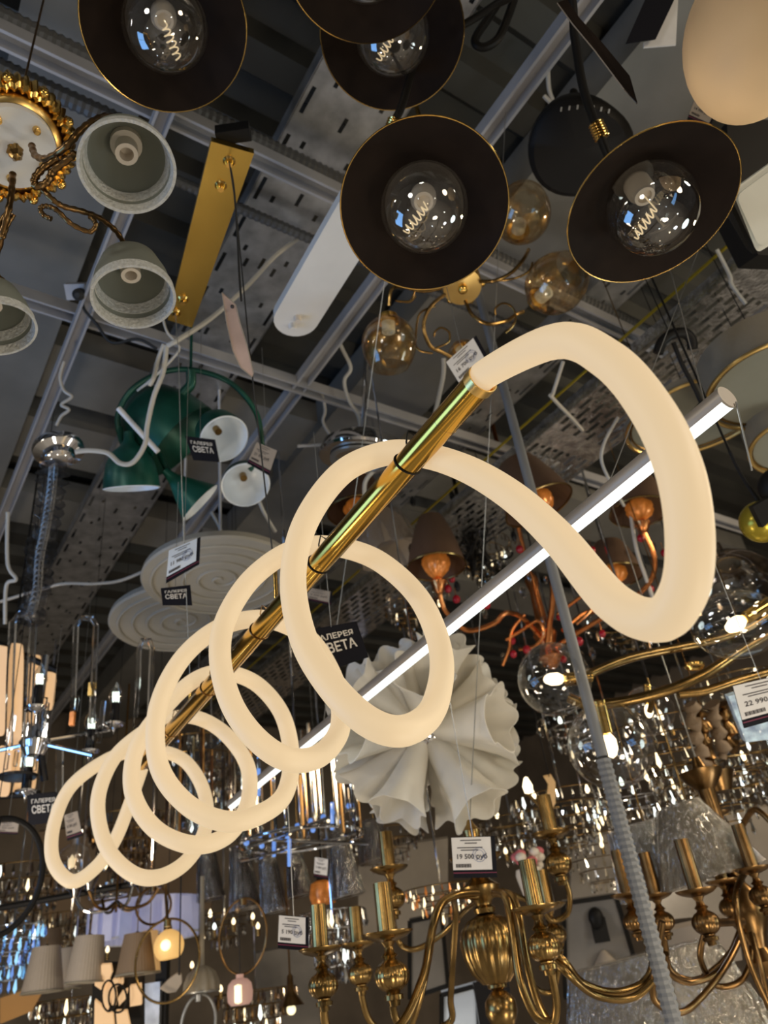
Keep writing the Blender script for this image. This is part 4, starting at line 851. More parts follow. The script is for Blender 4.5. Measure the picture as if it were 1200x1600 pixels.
# ------------------------------------------------------------------ brass ring lamp with clear globes (right)
br = thing('globe_ring_lamp', 'curved brass tube lamp with lit bulbs in big clear glass globes, at the right', 'lamp', P(1000, 1060, 2.0))
def btube(pts, r=.011): MB().tube(pxs(pts, 10), r, 12).build('brass_tube', M['brass_old'], br)
btube([(884, 1066, 1.92), (905, 1062, 1.93), (935, 1047, 1.96), (985, 1028, 2.0), (1050, 1014, 2.03), (1100, 1004, 2.05), (1160, 985, 2.08), (1215, 950, 2.1)], .0115)
btube([(888, 1090, 1.90), (920, 1101, 1.88), (980, 1095, 1.86), (1050, 1076, 1.86), (1110, 1048, 1.88), (1160, 1015, 1.92), (1220, 980, 1.95)], .0125)
btube([(1060, 1085, 2.05), (1100, 1080, 2.05), (1150, 1064, 2.06), (1220, 1045, 2.08)], .0115)
btube([(930, 1102, 1.88), (936, 1128, 1.88), (942, 1148, 1.88)], .008)
btube([(1020, 1084, 2.05), (1018, 1100, 2.07), (1015, 1112, 2.08)], .008)
MB().ring(P(1085, 1040, 2.0), away(1085, 1040, 70, .2, 1), .02, .006).build('joint', M['brass'], br)
MB().tube([P(1160, 985, 2.08), P(1160, 985, 2.08) + Z * 1.5], .002, 8).build('rod', M['brass_old'], br)
def gglobe(px, py, d, rpx, bdir, sc=(1, 1, 1), warm='bulb_warm', two=False):
    R = rpx * d / FPX; c = P(px, py, d); g = MB().ball(c, R, 40, 26, sc).build('glass_globe', M['glass'], br)
    F = frame(c - bdir * R * .25, bdir)
    MB().lathe([(0, -.8 * R), (.16 * R, -.8 * R), (.16 * R, -.05 * R), (.11 * R, 0), (0, 0)], F, 18).build('bulb_holder', M['brass'], g)
    MB().lathe([(0, 0), (.10 * R, .02 * R), (.17 * R, .14 * R), (.17 * R, .34 * R), (.10 * R, .50 * R), (0, .56 * R)], F, 18).build('lit_bulb', M[warm], g)
    if two: MB().ball(c - bdir * R * .75 + Z * .0, .12 * R, 14, 10, (1, 1, 1.6)).build('lit_bulb', M[warm], g)
gglobe(866, 1061, 1.92, 57, cd(-1, .05, .1))
gglobe(1150, 975, 1.75, 66, cd(-.85, .45, .2), (1.05, .9, .8), two=True)
gglobe(953, 1164, 1.85, 66, cd(.2, 1, .2), two=True)
gglobe(1014, 1110, 2.2, 38, cd(.0, 1, .2))
price_tag([(1145, 1072), (1232, 1052), (1256, 1112), (1163, 1138)], 1.6, 'price tag reading 22 990 at the right edge below the brass tube lamp', '22 990 руб', cord=.4, stamp=False, side=False)
o = card4([(1138, 1088), (1230, 1060), (1246, 1150), (1166, 1160)], 1.75)
tagp(MB().slab([o.at(0, 0), o.at(1, 0), o.at(1, 1), o.at(0, 1)], -o.n, .02).build('crystal_plate', mat('frosted_crystal_plate', (.45, .58, .85), .15, 0, .5, 40, .8, 60), smooth=False), 'bluish cut crystal plate behind the 22 990 price tag', 'lamp plate')
# ------------------------------------------------------------------ candle chandeliers of aged brass
def knob_stack(root, x, y, d, k=1., m='brass_old', candle=.10, parts=True, r=1.):
    "knob centre at x, y: knob, neck, drip pan and candle sleeve above it"
    s = k; F = T(P(x, y, d)); rib = lambda a, z: 1 + .045 * abs(math.cos(a * 8)) * (abs(z) < .030)
    kb = MB().lathe([(0, -.052 * s), (.011 * s, -.050 * s), (.012 * s, -.042 * s), (.019 * s, -.040 * s), (.019 * s, -.032 * s), (.013 * s, -.030 * s)] + [(.034 * s * math.cos(a), .029 * s * math.sin(a)) for a in [math.radians(t) for t in range(-65, 66, 13)]] + [(.012 * s, .030 * s), (.018 * s, .035 * s), (.011 * s, .041 * s), (.009 * s, .050 * s), (.016 * s, .060 * s), (0, .061 * s)], F, 112, rib).build('knob', M[m], root)
    MB().lathe([(0, .058 * s), (.020 * s, .060 * s), (.040 * s, .066 * s), (.052 * s, .074 * s), (.053 * s, .077 * s), (.040 * s, .071 * s), (.018 * s, .068 * s), (0, .068 * s)], F, 32).build('drip_pan', M[m], root)
    MB().lathe([(0, .068 * s), (.019 * s, .068 * s), (.0185 * s, (.068 + candle) * s), (.014 * s, (.068 + candle) * s), (.014 * s, .09 * s), (0, .09 * s)], F, 96, lambda a, z: 1 + .035 * abs(math.cos(a * 8))).build('candle_sleeve', M[m], root)
cb = thing('candle_chandelier', 'aged brass candle chandelier with a fluted urn body, under the 19 500 price tag', 'chandelier', P(768, 1470, 1.75))
F = T(P(768, 1487, 1.75))
MB().lathe([(0, -.20), (.008, -.198), (.012, -.185), (.008, -.175), (.020, -.168), (.020, -.155), (.012, -.150), (.026, -.140), (.036, -.118), (.034, -.095), (.018, -.078), (.012, -.075), (.022, -.070), (.022, -.064), (.030, -.060)], F, 40).build('lower_finial', M['brass_old'], cb)
MB().lathe([(0, -.064), (.030, -.062), (.050, -.040), (.062, -.010), (.066, .020), (.062, .045), (.046, .064), (.028, .072), (.020, .076), (0, .077)], F, 162, lambda a, z: 1 + .05 * abs(math.cos(a * 9))).build('urn', M['brass_old'], cb)
MB().lathe([(0, .075), (.024, .078), (.026, .088), (.018, .095), (.022, .104), (.040, .118), (.046, .135), (.030, .145), (.020, .155), (.020, .175), (.042, .182), (.062, .196), (.064, .202), (.030, .200), (.018, .23), (.022, .26), (.010, .275), (.006, .285), (0, .286)], F, 40).build('upper_stem', M['brass_old'], cb)
MB().tube([F.translation + Z * .28, PZ(790, 175, 3.56)], .0012, 6).build('hanging_wire', M['wire'], cb)
def barm(pts, r=.0085, m='brass_old', root=None): MB().tube(pxs(pts, 8), r, 10).build('arm', M[m], root or cb)
barm([(745, 1395, 1.75), (715, 1398, 1.70), (690, 1412, 1.66), (676, 1450, 1.60), (668, 1500, 1.56), (655, 1560, 1.53), (636, 1610, 1.52), (618, 1590, 1.52), (612, 1555, 1.52)])
barm([(745, 1400, 1.75), (708, 1400, 1.72), (684, 1420, 1.66), (672, 1470, 1.58), (660, 1530, 1.52), (620, 1608, 1.46), (540, 1640, 1.42), (512, 1610, 1.42), (505, 1570, 1.42)])
barm([(750, 1395, 1.8), (712, 1400, 1.85), (712, 1430, 1.9), (708, 1500, 1.92), (704, 1560, 1.94), (700, 1600, 1.94), (620, 1620, 1.9), (578, 1595, 1.88), (563, 1545, 1.88)])
barm([(760, 1400, 1.85), (730, 1420, 1.95), (690, 1460, 2.0), (650, 1483, 2.0), (625, 1475, 2.02), (616, 1445, 2.02), (613, 1420, 2.02)], .007)
barm([(775, 1395, 1.72), (800, 1400, 1.66), (812, 1440, 1.6), (822, 1500, 1.56), (840, 1565, 1.53), (862, 1600, 1.52), (870, 1570, 1.52), (862, 1520, 1.52)])
barm([(772, 1395, 1.70), (790, 1402, 1.62), (800, 1450, 1.56), (812, 1530, 1.5), (835, 1585, 1.47), (860, 1600, 1.46)])
barm([(785, 1395, 1.8), (800, 1420, 1.85), (812, 1480, 1.9), (835, 1540, 1.95), (862, 1550, 1.96), (872, 1520, 1.97), (878, 1470, 1.97)], .007)
barm([(785, 1392, 1.85), (840, 1415, 1.9), (862, 1438, 1.92), (886, 1428, 1.92), (890, 1400, 1.92), (882, 1372, 1.92)], .007)
barm([(840, 1470, 1.7), (880, 1500, 1.66), (910, 1535, 1.68), (960, 1550, 1.7), (1005, 1535, 1.72), (1020, 1500, 1.74), (1012, 1450, 1.78), (1002, 1420, 1.82)], .008)
barm([(845, 1480, 1.7), (885, 1520, 1.64), (930, 1555, 1.66), (985, 1560, 1.68), (1022, 1530, 1.7), (1024, 1500, 1.72)], .008)
for x, y, d, k in ((612, 1525, 1.52, 1.0), (505, 1540, 1.42, .80), (563, 1522, 1.88, .88), (613, 1404, 2.02, .98), (850, 1480, 1.52, .95), (872, 1350, 1.92, .98), (866, 1460, 1.97, .9)):
    knob_stack(cb, x, y, d, k)
price_tag([(705, 1309), (773, 1307), (777, 1371), (709, 1372)], 1.55, 'price tag reading 19 500 on top of the brass candle chandelier', '19 500 руб', cord=.4)
price_tag([(436, 1430), (482, 1434), (482, 1486), (434, 1482)], 1.7, 'price tag left of the brass candle chandelier, above its leftmost candle', '5 190 руб', cord=.4)
price_tag([(492, 1339), (515, 1343), (513, 1375), (490, 1371)], 3.0, 'small price tag hanging left of the white flower lamp among grey wrapped shades', '7 400 руб', cord=1.55, stamp=False)
# right brass chandelier
cr2 = thing('candle_chandelier', 'darker brass candle chandelier with looping arms, at the right edge behind wrapped shades', 'chandelier', P(1170, 1400, 1.9))
F = T(P(1165, 1420, 2.0))
MB().lathe([(0, -.16), (.02, -.15), (.035, -.12), (.02, -.09), (.03, -.06), (.05, -.02), (.045, .03), (.02, .06), (.025, .10), (.04, .13), (.022, .17), (.022, .30), (.05, .33), (.06, .35), (.02, .36), (.010, .39), (0, .392)], F, 36, lambda a, z: 1 + .03 * abs(math.cos(8 * a))).build('stem', M['bronze'], cr2)
MB().tube([F.translation + Z * .39, F.translation + Z * 1.3], .002, 6).build('hanging_wire', M['wire'], cr2)
for pts in ([(1165, 1440, 2.0), (1150, 1480, 1.9), (1120, 1530, 1.8), (1070, 1580, 1.72), (1030, 1570, 1.7), (1020, 1540, 1.7), (1035, 1440, 1.7)],
            [(1165, 1430, 2.0), (1140, 1490, 2.0), (1090, 1530, 2.0), (1050, 1518, 2.0), (1040, 1480, 2.0), (1036, 1430, 2.0)],
            [(1165, 1430, 2.0), (1130, 1510, 1.9), (1080, 1535, 1.85), (1045, 1520, 1.82), (1040, 1490, 1.8)],
            [(1165, 1420, 2.0), (1175, 1480, 1.95), (1160, 1530, 1.9), (1120, 1540, 1.9), (1095, 1500, 1.88), (1100, 1460, 1.88)],
            [(1165, 1420, 2.0), (1185, 1500, 1.9), (1205, 1580, 1.85)], [(1180, 1340, 2.0), (1150, 1400, 1.8), (1170, 1500, 1.75), (1215, 1600, 1.7)],
            [(1160, 1290, 2.0), (1180, 1265, 1.95), (1210, 1290, 1.9)]):
    barm(pts, .0075, 'bronze', cr2)
for x, y, d, k in ((1103, 1442, 1.75, .9), (1142, 1418, 2.0, .85), (992, 1440, 1.95, .85), (1036, 1440, 1.9, .8), (1130, 1300, 2.2, .7), (1190, 1400, 1.8, .8)): knob_stack(cr2, x, y, d, k, 'bronze', .13)
MB().tube([P(1115, 1442, 1.76), P(1160, 1440, 1.9)], .009, 10).build('cross_bar', M['bronze'], cr2)
# plastic-wrapped shades
def wrapped(px, py, d, w0, w1, h, label, m='pleat', tilt=-.15):
    s = d / FPX; F = frame(P(px, py, d), (Z + RT * tilt).normalized(), RT); r = thing('wrapped_shade', label, 'lamp shade', F.translation, 'lamp shades still in plastic wrap')
    MB().lathe([(w1 * s, 0), (w0 * s, h * s), (w0 * s * .98, h * s), (w1 * s * .985, 0), (w1 * s, 0)], F, 44).build('cloth_shade', M[m], r)
    MB().lathe([(w1 * s * .93, -.004), (w1 * s * 1.02, .0), (w1 * s * .76 + w0 * s * .27, h * s * .25), ((w1 + w0) * .52 * s, h * s * .5), (w1 * s * .27 + w0 * s * .76, h * s * .75), (w0 * s * 1.04, h * s * 1.01), (w0 * s * .8, h * s * 1.02)], F, 90, lambda a, z: 1 + .014 * math.cos(a * 13 + z * 18) + .010 * math.cos(a * 31 - z * 40)).build('plastic_film', M['wrap'], r)
    MB().tube([F.translation + Z * h * s * .9, F.translation + Z * (h * s + .35)], .0025, 6).build('holder', M['brass_old'], r)
wrapped(1036, 1392, 2.15, 48, 66, 98, 'left plastic-wrapped cloth shade behind the grey hose', 'drum')
wrapped(1110, 1372, 1.95, 36, 86, 112, 'right plastic-wrapped cloth shade, wide and tapering, over the dark brass candles', 'drum')
wrapped(1050, 1640, 2.4, 118, 165, 130, 'large plastic-wrapped shade at the bottom right corner', 'drum', -.1)
# ------------------------------------------------------------------ crystal chandelier with blue lights behind the loops, middle left
bx = thing('blue_crystal_chandelier', 'crystal chandelier of tall glass rods and blue lit beads, behind the lower loops', 'chandelier', P(470, 1290, 2.9))
rq = random.Random(11)
for k in range(64):
    x = rq.uniform(250, 565); y1 = 1300 - (x - 350) * .05 + rq.uniform(-30, 20); y0 = y1 - rq.uniform(70, 170); d = 2.85 + rq.uniform(-.25, .3)
    a, b = P(x, y1, d), P(x, y1, d) + Z * (y1 - y0) / FPX * d
    MB().tube([a, b], .007, 6).build('glass_rod', M[('crystal', 'smoke', 'crystal_blue', 'bronze', 'smoke', 'glint')[k % 6]], bx, smooth=False)
for k in range(9):
    x, y = 385 + k * 20, 1335 - k * 8 + rq.uniform(-6, 6); d = 2.8 + .03 * k
    MB().ball(P(x, y - 14, d), .011, 12, 8).build('blue_bead', M['blue_lit'], bx); MB().ball(P(x + 4, y, d), .010, 12, 8).build('blue_bead', M['blue_lit' if k % 2 else 'crystal_blue'], bx)
    MB().ball(P(x - 3, y + 12, d), .008, 12, 8).build('crystal_bead', M['crystal'], bx); MB().ball(P(x + 8, y - 8, d), .006, 10, 6).build('spark_bead', M['spark'], bx)
for x, y in ((428, 1310), (519, 1268), (470, 1240), (404, 1215), (452, 1325)): MB().tube([P(x, y + 28, 2.8), P(x, y - 14, 2.8)], .007, 8).build('blue_rod', M['blue_lit'], bx)
for a, b in (((375, 1345), (560, 1300)), ((385, 1325), (555, 1262)), ((375, 1310), (575, 1318)), ((400, 1345), (470, 1310))): MB().tube([P(*a, 2.7), P(*b, 3.0)], .006, 8).build('arm', M['chrome'], bx)
MB().ring(P(470, 1312, 2.85), Z, .23, .007).build('ring', M['chrome'], bx)
MB().tube([P(470, 1300, 2.9), P(470, 1300, 2.9) + Z * 1.9], .005, 6).build('rod', M['chrome'], bx)
# ------------------------------------------------------------------ generic lamps further back (each one placed and described by hand)
def crystal_lamp(px, py, d, R, tiers, label, mats=('crystal', 'glint', 'crystal_warm', 'glint_white'), lit=('spark', 'spark_white'), n=16, drop=.05, seed=1):
    tiers += 1; n = int(n * 1.6); drop *= .85
    rr = random.Random(seed); r = thing('crystal_chandelier', label, 'chandelier', P(px, py, d)); c = P(px, py, d); proto = {}
    for t in range(tiers):
        rad = R * (1 - t / (tiers + .6)); z = -t * drop * 1.15
        MB().ring(c + Z * (z + drop * .6), Z, rad, .0025, 36, 6).build('ring', M['chrome' if lit[0] != 'spark' else 'brass_old'], r)
        k_ = max(5, int(n * rad / R))
        for k in range(k_):
            a = 6.283 * (k + .5 * t) / k_ + rr.uniform(-.05, .05); m = mats[(k + t) % len(mats)]
            if rr.random() < .05: m = lit[k % len(lit)]  # a few drops glow: crystal sparkle put in as emission
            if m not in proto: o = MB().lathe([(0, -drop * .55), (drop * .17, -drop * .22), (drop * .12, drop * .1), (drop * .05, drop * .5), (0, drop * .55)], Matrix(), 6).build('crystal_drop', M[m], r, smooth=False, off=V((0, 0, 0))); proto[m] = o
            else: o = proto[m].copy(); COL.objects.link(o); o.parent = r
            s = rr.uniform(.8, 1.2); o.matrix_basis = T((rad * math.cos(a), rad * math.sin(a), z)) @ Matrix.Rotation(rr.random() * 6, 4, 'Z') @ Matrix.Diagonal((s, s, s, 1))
    for k in range(2 if seed in (1, 2, 3, 4, 5, 13, 14, 26, 27, 12) else 0):
        a = 3.1416 * k + .3 + seed; q = c + V((R * .55 * math.cos(a), R * .55 * math.sin(a), drop))
        MB().lathe([(0, -.014), (.008, -.010), (.010, .003), (.004, .02), (0, .026)], T(q), 10).build('lit_bulb', M['bulb_warm' if lit[0] == 'spark' else 'bulb_cool'], r)
    MB().tube([c + Z * drop * .5, c + Z * 1.2], .005, 6).build('rod', M['chrome'], r)
crystal_lamp(1040, 1150, 2.7, .20, 4, 'sparkling crystal chandelier seen through the lower clear globe at right', n=20, seed=1)
crystal_lamp(1120, 1215, 3.0, .24, 4, 'crystal chandelier right of the lower clear globe, above the wrapped shades', n=22, seed=2)
crystal_lamp(880, 1255, 3.3, .22, 4, 'crystal chandelier with warm sparks just right of the white flower lamp', n=20, seed=3)
crystal_lamp(985, 1245, 3.4, .22, 3, 'crystal chandelier behind the top of the grey hose', n=20, seed=4, lit=('spark_white', 'spark'))
crystal_lamp(900, 1130, 3.6, .18, 3, 'small crystal chandelier between the two left clear globes', n=16, seed=5, lit=('spark_white', 'spark'))
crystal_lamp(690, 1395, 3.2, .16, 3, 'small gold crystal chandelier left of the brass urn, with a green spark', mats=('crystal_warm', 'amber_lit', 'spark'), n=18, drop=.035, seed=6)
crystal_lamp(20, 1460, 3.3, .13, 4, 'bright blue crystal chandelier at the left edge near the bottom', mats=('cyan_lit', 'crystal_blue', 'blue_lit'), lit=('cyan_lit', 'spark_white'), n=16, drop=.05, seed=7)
crystal_lamp(45, 1370, 3.6, .22, 3, 'dim crystal chandelier inside the black ring at the left edge', mats=('smoke', 'glint', 'crystal_warm', 'crystal'), n=30, drop=.062, seed=8)
crystal_lamp(520, 1440, 3.0, .13, 3, 'dark crystal chandelier between the left price tag and the brass candles', mats=('crystal', 'glint_white', 'smoke'), lit=('spark_white', 'spark'), n=30, drop=.062, seed=9)
crystal_lamp(310, 1180, 3.4, .22, 4, 'smoky crystal chandelier seen through the far loops of the spiral', mats=('smoke', 'crystal', 'crystal_warm'), n=30, drop=.062, seed=10)
crystal_lamp(350, 1440, 3.8, .14, 2, 'crystal chandelier with white and amber sparks above the pink jar lamp', mats=('crystal', 'glint_white', 'smoke'), lit=('spark', 'spark_white'), n=12, seed=12)
crystal_lamp(800, 1290, 3.6, .16, 3, 'crystal chandelier behind the upper stem of the brass candle chandelier', n=16, seed=13)
crystal_lamp(1160, 1160, 3.4, .20, 4, 'crystal chandelier at the right edge below the 22 990 tag', mats=('crystal_warm', 'glint', 'crystal', 'smoke'), n=18, seed=14)
crystal_lamp(110, 1440, 4.0, .16, 3, 'dim crystal chandelier just above the pleated shades at the lower left', mats=('smoke', 'glint', 'crystal_warm'), n=30, drop=.062, seed=15)
crystal_lamp(110, 1575, 3.3, .16, 3, 'dark crystal chandelier under the pleated shades in the bottom left corner', mats=('smoke', 'glint', 'smoke', 'crystal'), n=30, drop=.062, seed=16)
# copper-toned twisted ornaments at right
tor = thing('twisted_lamp', 'brown twisted organza lamp hanging right of the lower clear globe', 'lamp', P(1090, 1150, 2.5))
for k, (x, y0, y1) in enumerate(((1078, 1100, 1200), (1092, 1110, 1215), (1112, 1100, 1190), (1128, 1100, 1180))):
    pts = [P(x + (y - y0) * .22 + 3 * math.sin(y * .2), y, 2.5 + .03 * k) for y in range(y0, y1, 7)]
    MB().tube(pts, [.020 + .010 * math.sin(i * 1.9 + k) for i in range(len(pts))], 9).build('twist', M['bronze' if k % 2 else 'terra'], tor)
MB().lathe([(0, -.03), (.03, -.03), (.05, .02), (.055, .03), (0, .03)], T(P(1124, 1222, 2.5)), 20).build('cup', M['bronze'], tor)
MB().tube([P(1095, 1105, 2.5), P(1095, 1105, 2.5) + Z * 1.2], .002, 6).build('rod', M['bronze'], tor)
# ------------------------------------------------------------------ lower left: pleated shades, rings, globe and jar
def pleated(px, py, d, w0, w1, h, label, m='pleat', tilt=.0):
    s = d / FPX; F = frame(P(px, py, d), (Z + RT * tilt).normalized(), RT); r = thing('pleated_shade', label, 'lamp shade', F.translation, 'pleated cloth shades')
    fl = lambda a, z: 1 + .012 * math.cos(a * 36)
    sh = MB().lathe([(w1 * s, 0), (w0 * s, h * s), (w0 * s * .975, h * s), (w1 * s * .98, 0), (w1 * s, 0)], F, 144, fl).build('cloth_shade', M[m], r)
    MB().ring(F.translation, F.col[2].to_3d(), w1 * s, .004, 48, 6).build('rim_trim', M['drum'], r)
    MB().lathe([(0, h * s * .2), (.014, h * s * .2), (.014, h * s * 1.02), (.002, h * s * 1.06), (.002, h * s * 1.3 + .25), (0, h * s * 1.3 + .25)], F, 12).build('holder', M['bronze'], r)
pleated(66, 1550, 3.0, 21, 31, 62, 'leftmost pleated beige shade at the bottom left')
pleated(132, 1535, 2.9, 22, 29, 64, 'second pleated beige shade from the left, at the bottom', tilt=.05)
pleated(103, 1545, 3.3, 16, 22, 56, 'pleated beige shade half hidden between the two front ones at lower left')
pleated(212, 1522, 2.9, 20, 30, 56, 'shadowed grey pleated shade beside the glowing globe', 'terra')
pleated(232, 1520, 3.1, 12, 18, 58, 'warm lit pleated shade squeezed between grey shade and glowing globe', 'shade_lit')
pleated(75, 1488, 3.6, 17, 20, 32, 'small brown shade above the leftmost pleated shade', 'terra')
gl = thing('glowing_globe_lamp', 'warm glowing glass globe with a flattened foot, inside a thin ring at lower left', 'lamp', P(264, 1478, 2.9))
F = frame(P(264, 1478, 2.9), (Z - RT * .1).normalized(), RT); R = 23 * 2.9 / FPX
MB().lathe([(.30 * R, .98 * R)] + [(R * math.cos(a), R * math.sin(a)) for a in [math.radians(t) for t in range(70, -51, -8)]] + [(0, -.80 * R)], F, 32).build('glass_globe', M['glow_globe'], gl)
MB().ball(F @ V((0, -.9 * R, .0)), R * .34, 16, 10).build('lit_spot', M['glow_core'], gl)
MB().lathe([(0, R), (.3 * R, R), (.25 * R, 1.4 * R), (.006, 1.6 * R), (.006, 5 * R), (0, 5 * R)], F, 14).build('fitting', M['bronze'], gl)
def ringlamp(px, py, d, rx, ry, w, m, label, nrm=None):
    r = thing('ring_lamp', label, 'lamp', P(px, py, d), 'thin ring lamps'); n = nrm or (CAM - P(px, py, d)).normalized(); x = (RT - n * RT.dot(n)).normalized()
    MB().ring(P(px, py, d), n, rx * d / FPX, w, 64, 8, ry * d / FPX, x).build('ring', M[m], r)
    MB().lathe([(0, -.012), (.012, -.010), (.014, .012), (0, .014)], T(P(px, py - ry, d)), 12).build('joint', M[m], r)
    MB().tube([P(px, py - ry, d), V((P(px, py - ry, d).x, P(px, py - ry, d).y, 3.95))], .0014, 6).build('cord', M['black'], r)
ringlamp(262, 1500, 2.8, 48, 57, .0045, 'brass_old', 'thin brass ring lamp around the glowing globe')
ringlamp(-6, 1370, 2.2, 66, 85, .009, 'black', 'thick black ring lamp cut by the left edge')
ringlamp(380, 1462, 2.9, 36, 52, .004, 'bronze', 'thin brown ring lamp left of the price tag near the bottom')
ringlamp(240, 1415, 3.1, 26, 26, .005, 'bronze', 'small brass ring lamp in front of the pale lavender shade')
ringlamp(168, 1400, 3.2, 28, 16, .006, 'chrome', 'chrome ring lamp under the sixth loop of the spiral', Z)
ringlamp(310, 1600, 2.9, 26, 40, .006, 'wire', 'pale arched ring lamp at the bottom edge below the fluted dome')
lav = thing('lavender_shade', 'wide pale lavender pleated drum shade, lit, above the glowing globe', 'lamp shade', P(235, 1435, 3.4))
F = frame(P(232, 1466, 3.4), (Z - RT * .0).normalized(), RT)
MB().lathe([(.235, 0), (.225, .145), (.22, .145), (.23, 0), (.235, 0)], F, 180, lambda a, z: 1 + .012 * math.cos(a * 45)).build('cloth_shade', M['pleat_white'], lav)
MB().ring(F.translation, Z, .236, .005, 64, 6).build('rim_trim', M['white'], lav)
MB().tube([F.translation + Z * .1, F.translation + Z * .8], .006, 6).build('rod', M['chrome'], lav)
for k in range(7):
    a = -2.6 + k * .33; MB().box(.05, .004, .14, T(F.translation + V((.26 * math.cos(a), .26 * math.sin(a), .06))) @ Matrix.Rotation(a + 1.57, 4, 'Z')).build('hanging_slat', M['pleat_white'], lav, smooth=False)
jar = thing('jar_lamp', 'small pink glass jar lamp, lit, at the bottom left of the price tag', 'lamp', P(375, 1548, 2.8))
F = T(P(375, 1550, 2.8)); R = 20 * 2.8 / FPX
MB().lathe([(0, -R * .9), (.7 * R, -.88 * R), (.95 * R, -.6 * R), (R, 0), (.9 * R, .55 * R), (.6 * R, .85 * R), (.3 * R, .92 * R), (.3 * R, 1.2 * R), (0, 1.2 * R)], F, 28).build('glass_jar', M['pink_lit'], jar)
MB().lathe([(0, -.7 * R), (.28 * R, -.6 * R), (.28 * R, .5 * R), (0, .6 * R)], T(P(372, 1552, 2.74)), 16).build('lit_bulb', M['glow_core'], jar)
MB().tube([P(375, 1520, 2.8), P(375, 1520, 2.8) + Z * 2.3], .0016, 6).build('cord', M['black'], jar)
dm = thing('dome_lamp', 'grey fluted glass dome lamp between the globe and the pink jar', 'lamp', P(315, 1540, 2.9))
F = T(P(315, 1550, 2.9)); MB().lathe([(.068, 0), (.066, .03), (.052, .062), (.025, .082), (.01, .085), (.008, .4), (0, .4)], F, 72, lambda a, z: 1 + .05 * math.cos(a * 12)).build('dome', M['drum'], dm)
MB().ring(F.translation, Z, .067, .003).build('rim_trim', M['wire'], dm)
lf_ = thing('leaf_lamp', 'small pale leaf shaped lamp under the glowing globe', 'lamp', P(270, 1535, 2.8))
MB().slab([P(x, y, 2.8) for x, y in ((249, 1545), (262, 1532), (275, 1522), (283, 1523), (284, 1536), (275, 1550), (262, 1552))], FWD, .01).build('leaf', M['pleat'], lf_, ang=60)
MB().tube([P(280, 1524, 2.8), P(280, 1524, 2.8) + Z * .4], .003, 6).build('cord', M['black'], lf_)
bk = thing('cutout_lamp', 'backlit cream cut-out lamp with black oval wires at the bottom left', 'lamp', P(185, 1560, 2.9))
def cut(px): return MB().slab([P(x, y, 2.9) for x, y in px], FWD, .012)
for px in ([(158, 1508), (173, 1507), (175, 1520), (171, 1530), (171, 1545), (158, 1547), (148, 1540), (148, 1532), (158, 1527)], [(161, 1533), (171, 1532), (174, 1545), (172, 1568), (168, 1580), (160, 1570), (158, 1552)],
           [(176, 1531), (186, 1530), (187, 1540), (177, 1542)], [(188, 1530), (192, 1530), (192, 1538), (188, 1539)], [(175, 1546), (180, 1543), (182, 1556), (180, 1572), (174, 1570)], [(203, 1541), (220, 1538), (221, 1570), (203, 1573)],
           [(184, 1560), (190, 1550), (199, 1546), (197, 1560), (186, 1572)], [(148, 1563), (156, 1570), (168, 1583), (176, 1583), (178, 1604), (147, 1604)], [(181, 1580), (198, 1580), (203, 1604), (183, 1604)]):
    cut(px).build('lit_cutout', M['lit_slat'], bk, smooth=False)
for x, y, rx, ry in ((170, 1556, 11, 24), (184, 1560, 14, 22)): MB().ring(P(x, y, 2.87), -FWD, rx * 2.87 / FPX, .004, 40, 6, ry * 2.87 / FPX, RT).build('oval_wire', M['black'], bk)
MB().slab([P(145, 1505, 2.96), P(225, 1505, 2.96), P(225, 1606, 2.96), P(143, 1606, 2.96)], FWD, .01).build('back_panel', M['black'], bk, smooth=False)
# posts, rails and boards behind
tagp(MB().tube([P(-20, 1422, 3.1), P(170, 1388, 3.1), P(260, 1372, 3.1)], .012, 8).build('black_rail', M['black']), 'black display rail running under the last loop of the spiral', 'rail')
tagp(MB().box(.07, .05, 1.6, T(P(238, 1620, 3.3) - Z * .6)).build('steel_post', M['zinc'], smooth=False), 'grey steel post at the bottom edge under the glowing globe', 'post')
tagp(MB().box(.05, .05, 1.8, T(P(252, 1600, 3.35) - Z * .55)).build('black_post', M['black'], smooth=False), 'black post directly right of the grey steel post', 'post')
def board(px, d, m, label, th=.03, frame_m=None):
    c = card4(px, d); r = thing('display_board', label, 'board', c.at(.5, .5))
    MB().slab([c.at(0, 0), c.at(1, 0), c.at(1, 1), c.at(0, 1)], -c.n, th).build('panel', M[m], r, smooth=False)
    if frame_m:
        k = [c.at(0, 0), c.at(1, 0), c.at(1, 1), c.at(0, 1)]
        for i in range(4): MB().tube([k[i], k[(i + 1) % 4]], .012, 4).build('frame_bar', M[frame_m], r, smooth=False)
    return c, r
c, r = board([(880, 1412), (962, 1400), (1000, 1530), (884, 1560)], 3.2, 'board_grey', 'grey display board with a black keyhole shaped lamp, left of the hose', frame_m='black')
MB().ball(c.at(.55, .18, .02), .04, 16, 10, (.8, .6, 1)).build('black_lamp', M['black'], r); MB().box(.06, .03, .09, T(c.at(.58, .32, .02))).build('black_lamp_base', M['black'], r, smooth=False)
MB().lathe([(0, .06), (.01, .06), (.05, .01), (.05, 0), (0, 0)], T(c.at(.58, .72, .03)), 20).build('small_lamp', M['pleat'], r)
c, r = board([(895, 1320), (960, 1300), (975, 1410), (890, 1420)], 3.9, 'board', 'beige display board right of the upper candle of the brass chandelier')
c, r = board([(640, 1440), (690, 1430), (700, 1540), (640, 1560)], 3.4, 'board_grey', 'grey display board behind the brass arms left of the urn', frame_m='black')
c, r = board([(1040, 1455), (1150, 1430), (1160, 1500), (1046, 1520)], 3.0, 'card_tan', 'pinkish tan box behind the arms of the right brass chandelier')
